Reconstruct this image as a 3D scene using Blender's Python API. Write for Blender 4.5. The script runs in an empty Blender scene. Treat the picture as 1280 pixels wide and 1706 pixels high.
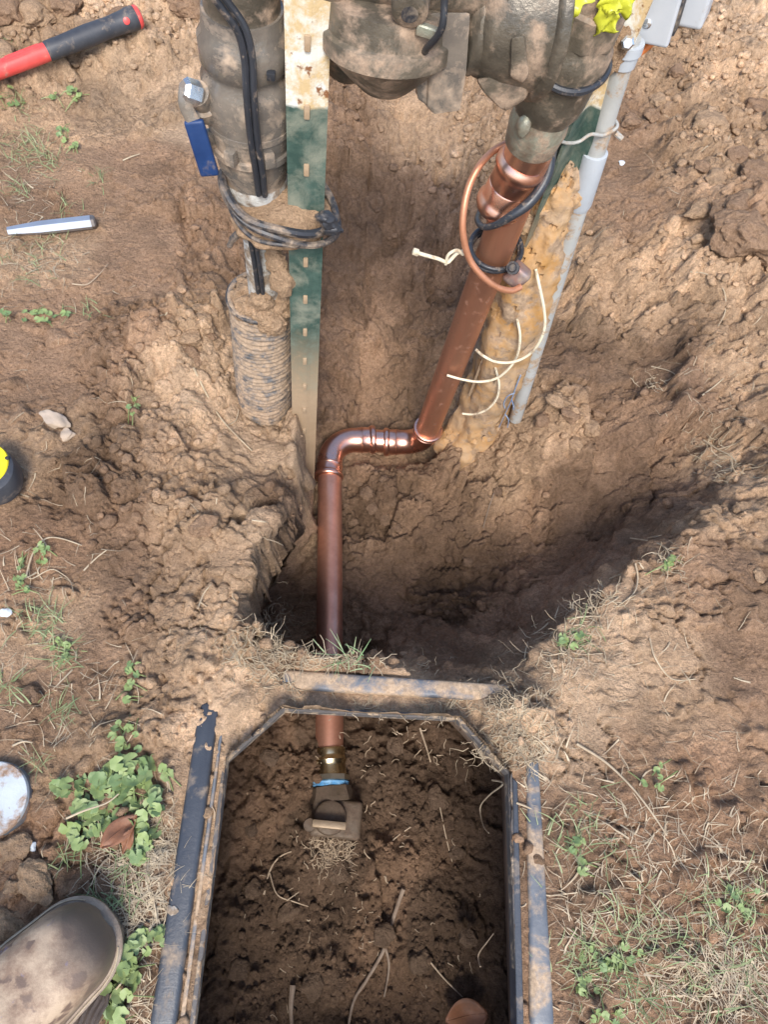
import bpy, bmesh, math, random
import numpy as np
from mathutils import Vector, Matrix

# ------------------------------------------------------------------ camera
FPX, CX, CY, CAMH = 1183.0, 640.0, 853.0, 0.82
nrm = lambda a: a / np.linalg.norm(a)
def cdir(u, v): return np.array([u - CX, -(v - CY), -FPX])
_U = -nrm(cdir(530, 1425)); _Y = cdir(737, -1578); _Y = nrm(_Y - _U * (_Y @ _U)); _X = np.cross(_Y, _U)
CM = np.stack([_X, _Y, _U]); CPOS = np.array([0, 0, CAMH])
def ray(u, v): return CM @ cdir(u, v) / FPX
def PZ(u, v, z=0.0):            # where the line of sight meets height z
    r = ray(u, v); return CPOS + r * ((z - CAMH) / r[2])
def PY(u, v, y):                # where it meets the upright plane at distance y
    r = ray(u, v); return CPOS + r * (y / r[1])

scene = bpy.context.scene
COL = scene.collection
cam = bpy.data.cameras.new('camera'); camo = bpy.data.objects.new('camera', cam); COL.objects.link(camo)
m3 = Matrix([list(r) for r in CM]); camo.matrix_world = Matrix.Translation(Vector(CPOS)) @ m3.to_4x4()
cam.sensor_fit = 'VERTICAL'; cam.sensor_height = 24.0; cam.lens = FPX / 1706.0 * 24.0
cam.clip_start = 0.02; cam.clip_end = 500
scene.camera = camo

# ------------------------------------------------------------------ world, sun, exposure
SUN_EL, SUN_AZ = math.radians(52), math.radians(180)       # azimuth clockwise from +Y: behind and to the right of the camera
w = bpy.data.worlds.new('World'); scene.world = w; w.use_nodes = True
nt = w.node_tree; bg = nt.nodes['Background']
sky = nt.nodes.new('ShaderNodeTexSky'); sky.sky_type = 'NISHITA'; sky.sun_disc = False
sky.sun_elevation = SUN_EL; sky.sun_rotation = SUN_AZ; sky.air_density = 1.0; sky.dust_density = 2.0; sky.ozone_density = 1.5
nt.links.new(sky.outputs[0], bg.inputs[0]); bg.inputs[1].default_value = 0.15
sun = bpy.data.lights.new('sun', 'SUN'); sun.energy = 2.1; sun.angle = math.radians(20); sun.color = (1.0, 0.95, 0.88)
suno = bpy.data.objects.new('sun', sun); COL.objects.link(suno)
sd = Vector((math.sin(SUN_AZ) * math.cos(SUN_EL), math.cos(SUN_AZ) * math.cos(SUN_EL), math.sin(SUN_EL)))
suno.rotation_euler = sd.to_track_quat('Z', 'Y').to_euler(); suno.location = (2, -2, 4)
vs = scene.view_settings; vs.view_transform = 'Standard'; vs.look = 'None'; vs.gamma = 1.0; vs.use_curve_mapping = False
vs.exposure = 0.95
scene.cycles.max_bounces = 6

# ------------------------------------------------------------------ noise (numpy)
def h01(ix, iy, iz, seed):
    h = (ix.astype(np.int64) * 374761393 + iy.astype(np.int64) * 668265263 + iz.astype(np.int64) * 2147483647 + seed * 974711) & 0xffffffff
    h = ((h ^ (h >> 13)) * 1274126177) & 0xffffffff
    h = ((h ^ (h >> 16)) * 2246822519) & 0xffffffff
    return ((h ^ (h >> 15)) & 0xffffff) / float(0xffffff)
def vnoise(p, seed=0):
    p = np.asarray(p, float); i = np.floor(p).astype(np.int64); f = p - i; f = f * f * f * (f * (f * 6 - 15) + 10)
    o = 0
    for dx in (0, 1):
        wx = f[:, 0] if dx else 1 - f[:, 0]
        for dy in (0, 1):
            wy = f[:, 1] if dy else 1 - f[:, 1]
            for dz in (0, 1):
                wz = f[:, 2] if dz else 1 - f[:, 2]
                o = o + wx * wy * wz * h01(i[:, 0] + dx, i[:, 1] + dy, i[:, 2] + dz, seed)
    return o * 2 - 1
def fbm(p, octv=3, seed=0, gain=.5):
    p = np.asarray(p, float); a = 1.0; s = 0
    for k in range(octv): s = s + a * vnoise(p * 2.03 ** k + 17.3 * k, seed + k); a *= gain
    return s
def worley(x, y, seed):
    ix = np.floor(x).astype(np.int64); iy = np.floor(y).astype(np.int64); z0 = np.zeros_like(ix)
    f1 = np.full(x.shape, 9.0); f2 = f1.copy(); rid = np.zeros(x.shape); ox = np.zeros(x.shape); oy = np.zeros(x.shape)
    for dx in (-1, 0, 1):
        for dy in (-1, 0, 1):
            cx_, cy_ = ix + dx, iy + dy
            px = cx_ + .12 + .76 * h01(cx_, cy_, z0, seed); py = cy_ + .12 + .76 * h01(cx_, cy_, z0, seed + 1)
            d = np.hypot(px - x, py - y); nb = d < f1
            f2 = np.where(nb, f1, np.minimum(f2, d))
            rid = np.where(nb, h01(cx_, cy_, z0, seed + 2), rid); ox = np.where(nb, x - px, ox); oy = np.where(nb, y - py, oy)
            f1 = np.where(nb, d, f1)
    return f1, f2, rid, ox, oy
def sstep(a, b, x): t = np.clip((x - a) / (b - a), 0, 1); return t * t * (3 - 2 * t)

# ------------------------------------------------------------------ object helpers
ORG = {}
def tag(o, label=None, cat=None, group=None, kind=None):
    if label: o['label'] = label
    if cat: o['category'] = cat
    if group: o['group'] = group
    if kind: o['kind'] = kind
    return o
def thing(name, loc, label, cat, group=None):
    o = bpy.data.objects.new(name, None); COL.objects.link(o); o.location = Vector(loc); o.empty_display_size = .02
    ORG[o] = Vector(loc); return tag(o, label, cat, group)
def mk(name, verts, faces, mat, parent=None, smooth=True, origin=None):
    """mesh object from WORLD coordinates"""
    org = ORG[parent] if parent is not None else (Vector(origin) if origin is not None else None)
    V = np.asarray(verts, float).reshape(-1, 3)
    if org is None:
        lo = V.min(0); hi = V.max(0); org = Vector(((lo[0] + hi[0]) / 2, (lo[1] + hi[1]) / 2, lo[2]))
    me = bpy.data.meshes.new(name); me.from_pydata((V - np.array(org)).tolist(), [], [list(map(int, f)) for f in faces])
    if smooth: me.polygons.foreach_set('use_smooth', [True] * len(me.polygons))
    me.update()
    if mat is not None: me.materials.append(mat)
    if smooth and 4 < len(me.polygons) < 7000: me.set_sharp_from_angle(angle=math.radians(42))
    o = bpy.data.objects.new(name, me); COL.objects.link(o); ORG[o] = org
    if parent is not None: o.parent = parent
    else: o.location = org
    return o
def autosmooth(o, deg=40):
    bm = bmesh.new(); bm.from_mesh(o.data); c = math.radians(deg)
    for e in bm.edges:
        if len(e.link_faces) == 2 and e.calc_face_angle(0) > c: e.smooth = False
    bm.to_mesh(o.data); bm.free(); return o
def catmull(P, n=8, closed=False):
    P = [np.asarray(p, float) for p in P]; out = []
    N = len(P); rng = range(N) if closed else range(N - 1)
    for i in rng:
        g = lambda k: P[k % N] if closed else P[min(max(k, 0), N - 1)]
        a, b, c, d = g(i - 1), g(i), g(i + 1), g(i + 2)
        for k in range(n):
            t = k / n
            out.append(.5 * ((2 * b) + (c - a) * t + (2 * a - 5 * b + 4 * c - d) * t * t + (3 * b - a - 3 * c + d) * t ** 3))
    if not closed: out.append(P[-1])
    return out
def sweep(pts, rad, seg=14, closed=False, caps=True, squash=None):
    """tube along points; rad number or list; squash=(vector, factor) flattens along a direction"""
    P = np.asarray(pts, float); N = len(P)
    R = np.full(N, rad, float) if np.isscalar(rad) else np.asarray(rad, float)
    T = np.zeros_like(P)
    for i in range(N):
        a, b = (P[(i - 1) % N], P[(i + 1) % N]) if closed else (P[max(i - 1, 0)], P[min(i + 1, N - 1)])
        d = b - a; L = np.linalg.norm(d); T[i] = d / L if L > 1e-9 else (T[i - 1] if i else np.array([0, 0, 1.]))
    ref = np.array([0, 0, 1.]) if abs(T[0][2]) < .9 else np.array([1., 0, 0])
    u = nrm(np.cross(ref, T[0])); V = []
    for i in range(N):
        u = u - T[i] * (u @ T[i]); u = nrm(u); w_ = np.cross(T[i], u)
        for k in range(seg):
            a = 2 * math.pi * k / seg; off = (u * math.cos(a) + w_ * math.sin(a)) * R[i]
            if squash is not None:
                q = np.asarray(squash[0], float); q = nrm(q); off = off - q * (off @ q) * (1 - squash[1])
            V.append(P[i] + off)
    F = []
    for i in range(N if closed else N - 1):
        j = (i + 1) % N
        for k in range(seg):
            l = (k + 1) % seg; F.append((i * seg + k, i * seg + l, j * seg + l, j * seg + k))
    if caps and not closed:
        F.append(tuple(range(seg))[::-1]); F.append(tuple((N - 1) * seg + k for k in range(seg)))
    return V, F
def lathe(a, b, prof, seg=32, caps=True):
    """prof: list of (t along a->b, 0..1 or metres if >1 ignored, radius)"""
    a = np.asarray(a, float); b = np.asarray(b, float); ax = nrm(b - a)
    ref = np.array([0, 0, 1.]) if abs(ax[2]) < .9 else np.array([1., 0, 0])
    u = nrm(np.cross(ref, ax)); w_ = np.cross(ax, u); V = []; F = []
    for t, r in prof:
        c = a + (b - a) * t
        for k in range(seg):
            q = 2 * math.pi * k / seg; V.append(c + (u * math.cos(q) + w_ * math.sin(q)) * r)
    for i in range(len(prof) - 1):
        for k in range(seg):
            l = (k + 1) % seg; F.append((i * seg + k, i * seg + l, (i + 1) * seg + l, (i + 1) * seg + k))
    if caps:
        F.append(tuple(range(seg))[::-1]); F.append(tuple((len(prof) - 1) * seg + k for k in range(seg)))
    return V, F
def join(*vf):
    V = []; F = []
    for v, f in vf:
        n = len(V); V += [tuple(q) for q in v]; F += [tuple(i + n for i in g) for g in f]
    return V, F
def bevel_box(center, size, rot=None, bev=.002, segs=2, taper=None):
    bm = bmesh.new(); bmesh.ops.create_cube(bm, size=1)
    for v in bm.verts:
        v.co = Vector((v.co.x * size[0], v.co.y * size[1], v.co.z * size[2]))
        if taper and v.co.z < 0: v.co.x *= taper[0]; v.co.y *= taper[1]
    if bev: bmesh.ops.bevel(bm, geom=list(bm.edges), offset=bev, segments=segs, profile=.6, affect='EDGES')
    R = rot if rot is not None else Matrix.Identity(3)
    bm.verts.ensure_lookup_table()
    V = [tuple(R @ v.co + Vector(center)) for v in bm.verts]; F = [tuple(v.index for v in f.verts) for f in bm.faces]
    bm.free(); return V, F
def prism(poly, z0, z1, bev=0.0, segs=3):
    bm = bmesh.new(); vs_ = [bm.verts.new((p[0], p[1], z0)) for p in poly]; f = bm.faces.new(vs_)
    r = bmesh.ops.extrude_face_region(bm, geom=[f])
    for g in r['geom']:
        if isinstance(g, bmesh.types.BMVert): g.co.z = z1
    bmesh.ops.recalc_face_normals(bm, faces=list(bm.faces))
    if bev: bmesh.ops.bevel(bm, geom=[e for e in bm.edges], offset=bev, segments=segs, profile=.5, affect='EDGES')
    bm.verts.index_update(); V = [tuple(v.co) for v in bm.verts]; F = [tuple(v.index for v in g.verts) for g in bm.faces]; bm.free()
    return V, F
_ico = {}
def ico(sub):
    if sub not in _ico:
        bm = bmesh.new(); bmesh.ops.create_icosphere(bm, subdivisions=sub, radius=1); bm.verts.index_update()
        _ico[sub] = (np.array([v.co[:] for v in bm.verts]), np.array([[v.index for v in f.verts] for f in bm.faces])); bm.free()
    return _ico[sub]
def blob(center, rad, sub=3, amp=.2, freq=2.2, seed=0, rot=None, octv=3, facet=0):
    V, F = ico(sub); V0 = V
    if facet:
        rf = np.random.RandomState(seed); Nf = rf.randn(facet, 3); Nf /= np.linalg.norm(Nf, axis=1)[:, None]; hf = rf.uniform(.62, .9, facet)
        V = V * np.minimum(1, np.min(hf[None] / np.clip(V @ Nf.T, .05, None), 1))[:, None]
    V = V * (1 + amp * fbm(V0 * freq + seed * 7.7, octv, seed))[:, None] * np.asarray(rad, float)
    if rot is not None: V = V @ np.array(rot.to_3x3()).T
    return V + np.asarray(center, float), F.tolist()

# ------------------------------------------------------------------ materials
def newmat(name):
    m = bpy.data.materials.new(name); m.use_nodes = True
    return m, m.node_tree, m.node_tree.nodes['Principled BSDF']
def nd(nt, t, **kw):
    n = nt.nodes.new(t)
    for k, v in kw.items():
        if isinstance(k, str) and hasattr(n, k): setattr(n, k, v)
    return n
def noise_node(nt, co, scale, detail=4, rough=.6, dist=0.0):
    n = nt.nodes.new('ShaderNodeTexNoise'); n.inputs['Scale'].default_value = scale; n.inputs['Detail'].default_value = detail
    n.inputs['Roughness'].default_value = rough; n.inputs['Distortion'].default_value = dist; nt.links.new(co, n.inputs['Vector']); return n
def ramp(nt, src, a, b, ca=(0, 0, 0, 1), cb=(1, 1, 1, 1)):
    r = nt.nodes.new('ShaderNodeValToRGB'); r.color_ramp.elements[0].position = a; r.color_ramp.elements[1].position = b
    r.color_ramp.elements[0].color = ca; r.color_ramp.elements[1].color = cb; nt.links.new(src, r.inputs[0]); return r
def mixc(nt, fac, a, b, blend='MIX'):
    n = nt.nodes.new('ShaderNodeMix'); n.data_type = 'RGBA'; n.blend_type = blend
    for s, i in ((fac, 0), (a, 6), (b, 7)):
        if isinstance(s, (int, float)): n.inputs[i].default_value = s
        elif isinstance(s, tuple): n.inputs[i].default_value = (*s[:3], 1)
        else: nt.links.new(s, n.inputs[i])
    return n.outputs[2]
DUST = (.36, .245, .155)
def wmat(name, base, rough=.5, metal=0.0, base2=None, s2=25, dirt=None, cov=.3, ds=40, bump=.15, bs=250, spec=.5, soft=.08, rough2=.12, stretch=None):
    m, nt, b = newmat(name); L = nt.links
    tc = nt.nodes.new('ShaderNodeTexCoord'); co = tc.outputs['Object']
    if stretch:
        mp = nt.nodes.new('ShaderNodeMapping'); mp.inputs['Scale'].default_value = stretch; L.new(co, mp.inputs[0]); cs = mp.outputs[0]
    else: cs = co
    n1 = noise_node(nt, cs, s2, 5, .65); col = mixc(nt, ramp(nt, n1.outputs[0], .36, .66).outputs[0], tuple(base), tuple(base2 or [c * .72 for c in base]))
    n3 = noise_node(nt, co, bs, 4, .7)
    rr = nt.nodes.new('ShaderNodeMapRange'); rr.inputs[3].default_value = max(rough - rough2, .03); rr.inputs[4].default_value = min(rough + rough2, 1)
    L.new(n1.outputs[0], rr.inputs[0]); rsock = rr.outputs[0]; msock = None
    if dirt:
        n2 = noise_node(nt, co, ds, 7, .68, .3); fac = ramp(nt, n2.outputs[0], .72 - cov * .45 - soft, .72 - cov * .45 + soft).outputs[0]
        dn = mixc(nt, ramp(nt, n3.outputs[0], .35, .65).outputs[0], tuple(c * .62 for c in dirt), tuple(c * 1.12 for c in dirt))
        col = mixc(nt, fac, col, dn)
        mr = nt.nodes.new('ShaderNodeMix'); mr.data_type = 'FLOAT'; L.new(fac, mr.inputs[0]); L.new(rsock, mr.inputs[2]); mr.inputs[3].default_value = .92; rsock = mr.outputs[0]
        if metal:
            mm = nt.nodes.new('ShaderNodeMix'); mm.data_type = 'FLOAT'; L.new(fac, mm.inputs[0]); mm.inputs[2].default_value = metal; mm.inputs[3].default_value = 0; msock = mm.outputs[0]
    L.new(col, b.inputs['Base Color']); L.new(rsock, b.inputs['Roughness'])
    if msock: L.new(msock, b.inputs['Metallic'])
    else: b.inputs['Metallic'].default_value = metal
    b.inputs['Specular IOR Level'].default_value = spec
    if bump:
        bp = nt.nodes.new('ShaderNodeBump'); bp.inputs['Strength'].default_value = bump; bp.inputs['Distance'].default_value = .002
        L.new(n3.outputs[0], bp.inputs['Height']); L.new(bp.outputs[0], b.inputs['Normal'])
    return m
def soil_mat(name, attr=True, base=(.3, .2, .13), cm=1.0):
    m, nt, b = newmat(name); L = nt.links
    tc = nt.nodes.new('ShaderNodeTexCoord'); co = tc.outputs['Object']
    if attr:
        at = nt.nodes.new('ShaderNodeAttribute'); at.attribute_name = 'col'; c0 = at.outputs['Color']
    else: c0 = tuple(base)
    na = noise_node(nt, co, 34, 8, .72); nb = noise_node(nt, co, 170, 5, .75); nc = noise_node(nt, co, 620, 4, .7)
    c1 = mixc(nt, ramp(nt, na.outputs[0], .34, .68).outputs[0], c0, (1.22, 1.2, 1.18), 'MULTIPLY')
    # darker and paler grains
    g = ramp(nt, nb.outputs[0], .3, .7, (.66, .64, .62, 1), (1.3, 1.3, 1.3, 1)).outputs[0]; c2 = mixc(nt, 1.0, c1, g, 'MULTIPLY')
    g2 = ramp(nt, nc.outputs[0], .3, .72, (.74, .73, .72, 1), (1.22, 1.22, 1.22, 1)).outputs[0]; c3 = mixc(nt, 1.0, c2, g2, 'MULTIPLY')
    L.new(c3, b.inputs['Base Color']); b.inputs['Roughness'].default_value = .95; b.inputs['Specular IOR Level'].default_value = .15
    mu = nt.nodes.new('ShaderNodeMath'); mu.operation = 'MULTIPLY_ADD'; L.new(nb.outputs[0], mu.inputs[0]); mu.inputs[1].default_value = 1.6; L.new(nc.outputs[0], mu.inputs[2])
    vo = nt.nodes.new('ShaderNodeTexVoronoi'); vo.inputs['Scale'].default_value = 210; L.new(co, vo.inputs['Vector'])
    vm = nt.nodes.new('ShaderNodeMath'); vm.operation = 'MULTIPLY'; L.new(vo.outputs['Distance'], vm.inputs[0]); L.new(ramp(nt, na.outputs[0], .42, .6).outputs[0], vm.inputs[1])
    ms = nt.nodes.new('ShaderNodeMath'); ms.operation = 'MULTIPLY_ADD'; L.new(vm.outputs[0], ms.inputs[0]); ms.inputs[1].default_value = -1.1; L.new(mu.outputs[0], ms.inputs[2])
    bp = nt.nodes.new('ShaderNodeBump'); bp.inputs['Strength'].default_value = .85; bp.inputs['Distance'].default_value = .0045
    L.new(ms.outputs[0], bp.inputs['Height']); L.new(bp.outputs[0], b.inputs['Normal'])
    return m
M = {}
M['soil'] = soil_mat('soil'); M['crumb'] = soil_mat('soil_crumb')
M['clod'] = soil_mat('dry_clod', False, (.42, .288, .183)); M['clod_brown'] = soil_mat('brown_clod', False, (.32, .21, .135)); M['clod_damp_shade'] = soil_mat('moist_shaded_clod', False, (.205, .137, .092)); M['clod_dark'] = soil_mat('damp_clod', False, (.14, .096, .066))  # hole-floor clods: damp soil, with the shade of the hole darkened into the colour
M['mud_ochre'] = wmat('ochre_mud', (.42, .30, .19), .93, base2=(.42, .225, .075), s2=16, dirt=(.38, .268, .176), cov=.42, ds=30, soft=.04, bump=.8, bs=130, spec=.15)
M['stone'] = wmat('pale_stone', (.45, .36, .28), .85, base2=(.36, .28, .2), bump=.5, bs=120)
M['copper'] = wmat('aged_copper', (.56, .275, .17), .45, .8, base2=(.44, .205, .125), s2=40, dirt=(.20, .105, .07), cov=.14, ds=90, bump=.05, stretch=(1, 1, .12))
M['copper_bottom'] = wmat('tarnished_copper', (.66, .35, .25), .40, .85, base2=(.54, .27, .19), s2=40, dirt=(.10, .06, .045), cov=.02, ds=150, bump=.04, soft=.02)
M['copper_new'] = wmat('bright_copper', (.86, .52, .41), .30, 1.0, base2=(.74, .40, .29), s2=30, dirt=(.25, .15, .1), cov=-.05, ds=120, bump=.05, soft=.03)
M['copper_wire'] = wmat('copper_ground_wire', (.62, .29, .17), .42, .55, base2=(.5, .22, .12), s2=60, bump=.05)
M['brass'] = wmat('brass', (.62, .52, .33), .22, 1.0, base2=(.40, .31, .17), s2=60, dirt=(.12, .08, .05), cov=.05, ds=80, bump=.05)
M['brass_light'] = wmat('brass_hex', (.72, .67, .54), .32, 1.0, bump=.05)
M['tape_blue'] = wmat('blue_tape', (.06, .24, .48), .45, base2=(.22, .42, .62), s2=120, dirt=(.05, .04, .035), cov=.2, ds=200)
M['bronze'] = wmat('muddy_bronze', (.085, .074, .057), .38, .3, base2=(.175, .148, .11), s2=26, dirt=(.34, .245, .17), cov=.42, ds=24, bump=.5, bs=120, soft=.055)
M['bronze_wet'] = wmat('wet_muddy_bronze', (.125, .112, .098), .2, .15, base2=(.215, .185, .15), s2=34, dirt=(.36, .275, .20), cov=.40, ds=26, bump=.22, bs=120, soft=.05, rough2=.18)
M['bronze_green'] = wmat('patinated_bronze', (.24, .185, .135), .42, .4, base2=(.33, .36, .28), s2=36, dirt=(.34, .25, .175), cov=.42, ds=30, bump=.4, soft=.05)
M['valve_dark'] = wmat('buried_bronze', (.085, .063, .042), .45, .3, base2=(.14, .10, .065), s2=40, dirt=(.105, .07, .047), cov=.55, ds=45, bump=.35, soft=.12)
M['white_smear'] = wmat('white_paste', (.62, .62, .58), .6, dirt=(.25, .19, .135), cov=.5, ds=50, bump=.4)
M['black_rubber'] = wmat('black_rubber', (.028, .03, .036), .45, dirt=(.33, .25, .18), cov=.32, ds=55, bump=.2, soft=.1)
M['black_cable'] = wmat('black_cable', (.03, .034, .042), .38, dirt=(.25, .19, .14), cov=.18, ds=120, bump=.1)
M['box_plastic'] = wmat('black_box_plastic', (.034, .040, .052), .42, base2=(.058, .066, .080), s2=18, dirt=(.36, .27, .185), cov=.16, ds=30, bump=.25, soft=.10, stretch=(1, .25, 1))
M['box_dusty'] = wmat('dusty_box_plastic', (.10, .112, .13), .45, base2=(.16, .17, .185), s2=30, dirt=(.45, .325, .215), cov=.5, ds=22, bump=.2, soft=.06)
M['box_wall'] = wmat('muddy_box_wall', (.05, .048, .048), .6, dirt=(.26, .17, .108), cov=.62, ds=14, bump=.4, soft=.12)
M['box_lip'] = wmat('box_lip', (.11, .10, .095), .6, dirt=(.42, .31, .205), cov=.35, ds=60, soft=.05, bump=.3)
M['corrugated'] = wmat('dirty_corrugated_plastic', (.052, .054, .058), .5, base2=(.10, .10, .102), s2=40, dirt=(.34, .245, .165), cov=.62, ds=75, bump=.5, bs=200, soft=.09)
M['pvc'] = wmat('grey_pvc', (.40, .405, .385), .5, base2=(.32, .325, .31), s2=18, dirt=(.38, .285, .20), cov=.40, ds=34, bump=.12, soft=.04)
M['pvc_coupling'] = wmat('pale_pvc', (.42, .455, .485), .42, base2=(.37, .40, .43), dirt=(.36, .27, .19), cov=.12, ds=40, bump=.1)
M['enclosure'] = wmat('grey_enclosure_paint', (.42, .45, .48), .4, base2=(.47, .49, .51), s2=20, dirt=(.36, .28, .2), cov=.12, ds=30, bump=.08)
M['gasket'] = wmat('dark_gasket', (.03, .03, .035), .7, dirt=(.2, .16, .12), cov=.35, ds=60)
M['orange'] = wmat('orange_cord', (.72, .2, .04), .45, bump=.05)
M['yellow_tape'] = wmat('yellow_caution_tape', (.56, .57, .045), .35, base2=(.46, .49, .05), s2=15, dirt=(.10, .14, .07), cov=.14, ds=34, bump=.2, bs=60)
M['blue_handle'] = wmat('blue_vinyl_handle', (.006, .028, .10), .45, base2=(.010, .040, .135), s2=30, dirt=(.2, .16, .13), cov=.1, ds=50, bump=.1)
M['zinc'] = wmat('bright_zinc', (.72, .73, .74), .25, .9, bump=.1, dirt=(.3, .22, .15), cov=.12, ds=90)
M['steel'] = wmat('chisel_steel', (.50, .53, .57), .34, .75, base2=(.42, .44, .48), s2=30, bump=.05, dirt=(.36, .28, .2), cov=.06, ds=50)
M['steel_worn'] = wmat('struck_steel', (.25, .22, .2), .5, .8, bump=.3)
M['red_plastic'] = wmat('red_plastic', (.62, .055, .05), .42, base2=(.7, .10, .085), s2=24, dirt=(.45, .3, .22), cov=.08, ds=50, bump=.06)
M['grip_black'] = wmat('black_grip_rubber', (.032, .036, .045), .5, base2=(.055, .058, .066), s2=30, dirt=(.34, .26, .19), cov=.12, ds=40, bump=.15, soft=.12)
M['yellow_plastic'] = wmat('yellow_plastic', (.80, .66, .015), .35, base2=(.84, .7, .03), bump=.04, dirt=(.4, .3, .18), cov=.0, ds=60)
M['white_paint'] = wmat('white_cap', (.56, .60, .62), .55, base2=(.48, .52, .54), s2=30, dirt=(.36, .235, .155), cov=.36, ds=26, bump=.25, soft=.05)
M['cap_side'] = wmat('cap_side', (.16, .18, .2), .6, dirt=(.33, .22, .15), cov=.3, ds=40)
M['cream'] = wmat('cream_plastic', (.72, .64, .47), .5, base2=(.62, .54, .38), s2=60, dirt=(.36, .26, .17), cov=.30, ds=70, bump=.05)
M['blue_string'] = wmat('blue_string', (.12, .20, .36), .7, base2=(.30, .36, .44), s2=120, bump=0)
M['twig'] = wmat('dry_twig', (.46, .36, .25), .8, base2=(.33, .245, .165), s2=90, bump=.3)
M['twig_dark'] = wmat('dark_twig', (.17, .12, .085), .85, base2=(.26, .2, .15), s2=70, bump=.3)
M['straw'] = wmat('dry_straw', (.50, .41, .28), .7, base2=(.31, .235, .155), s2=55, bump=0)
M['deadleaf'] = wmat('dead_leaf', (.25, .105, .05), .6, base2=(.15, .07, .04), s2=45, bump=.3, bs=140)
def leafmat(name, a, b_, s2=60):
    m = wmat(name, a, .5, base2=b_, s2=s2, bump=.12, dirt=(.30, .235, .14), cov=.1, ds=60, soft=.12)
    b = m.node_tree.nodes['Principled BSDF']; b.inputs['Subsurface Weight'].default_value = 0.0; return m
M['leaf'] = leafmat('mallow_leaf', (.19, .265, .085), (.245, .315, .12))
M['leaf2'] = leafmat('mallow_leaf_pale', (.235, .30, .115), (.19, .25, .09))
M['leaf3'] = leafmat('mallow_leaf_deep', (.13, .205, .075), (.175, .25, .10))
M['grass'] = leafmat('green_grass', (.175, .235, .095), (.26, .29, .14), 20)
M['leather'] = None
def post_mat(name, z_white, z_mud, z_off):
    """steel post: white painted top, green below, rust spots, mud on the lower length (heights are object space)"""
    m, nt, b = newmat(name); L = nt.links; tc = nt.nodes.new('ShaderNodeTexCoord'); co = tc.outputs['Object']
    sx = nt.nodes.new('ShaderNodeSeparateXYZ'); L.new(co, sx.inputs[0]); z = sx.outputs[2]
    n1 = noise_node(nt, co, 60, 6, .65); n2 = noise_node(nt, co, 24, 7, .7, .3); n3 = noise_node(nt, co, 300, 4, .7)
    def zr(a, b2, wob, nn):
        q = nt.nodes.new('ShaderNodeMath'); q.operation = 'MULTIPLY_ADD'; L.new(nn.outputs[0], q.inputs[0]); q.inputs[1].default_value = wob; L.new(z, q.inputs[2])
        r = nt.nodes.new('ShaderNodeMapRange'); r.inputs[1].default_value = a + wob * .5; r.inputs[2].default_value = b2 + wob * .5; r.clamp = True; L.new(q.outputs[0], r.inputs[0]); return r.outputs[0]
    green = mixc(nt, ramp(nt, n1.outputs[0], .4, .62).outputs[0], (.028, .062, .050), (.06, .105, .085))
    green = mixc(nt, ramp(nt, n2.outputs[0], .44, .64).outputs[0], green, (.20, .215, .165))
    white = mixc(nt, ramp(nt, n2.outputs[0], .47, .58).outputs[0], (.66, .66, .60), (.55, .41, .22))
    white = mixc(nt, ramp(nt, n1.outputs[0], .60, .66).outputs[0], white, (.22, .095, .04))
    col = mixc(nt, zr(z_white - .0015, z_white + .0015, .008, n1), green, white)
    mud = zr(z_mud + .06, z_mud - .06, .26, n2); mudc = mixc(nt, n1.outputs[0], (.42, .31, .2), (.30, .21, .13)); 
    col = mixc(nt, mud, col, mudc)
    L.new(col, b.inputs['Base Color']); b.inputs['Roughness'].default_value = .55
    bp = nt.nodes.new('ShaderNodeBump'); bp.inputs['Strength'].default_value = .3; bp.inputs['Distance'].default_value = .002
    L.new(n3.outputs[0], bp.inputs['Height']); L.new(bp.outputs[0], b.inputs['Normal']); return m

# ------------------------------------------------------------------ ground
def pz(u, v, z): return PZ(u, v, z)
ctl = []   # (x, y, z)
def C(u, v, z): ctl.append(PZ(u, v, z))
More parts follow.
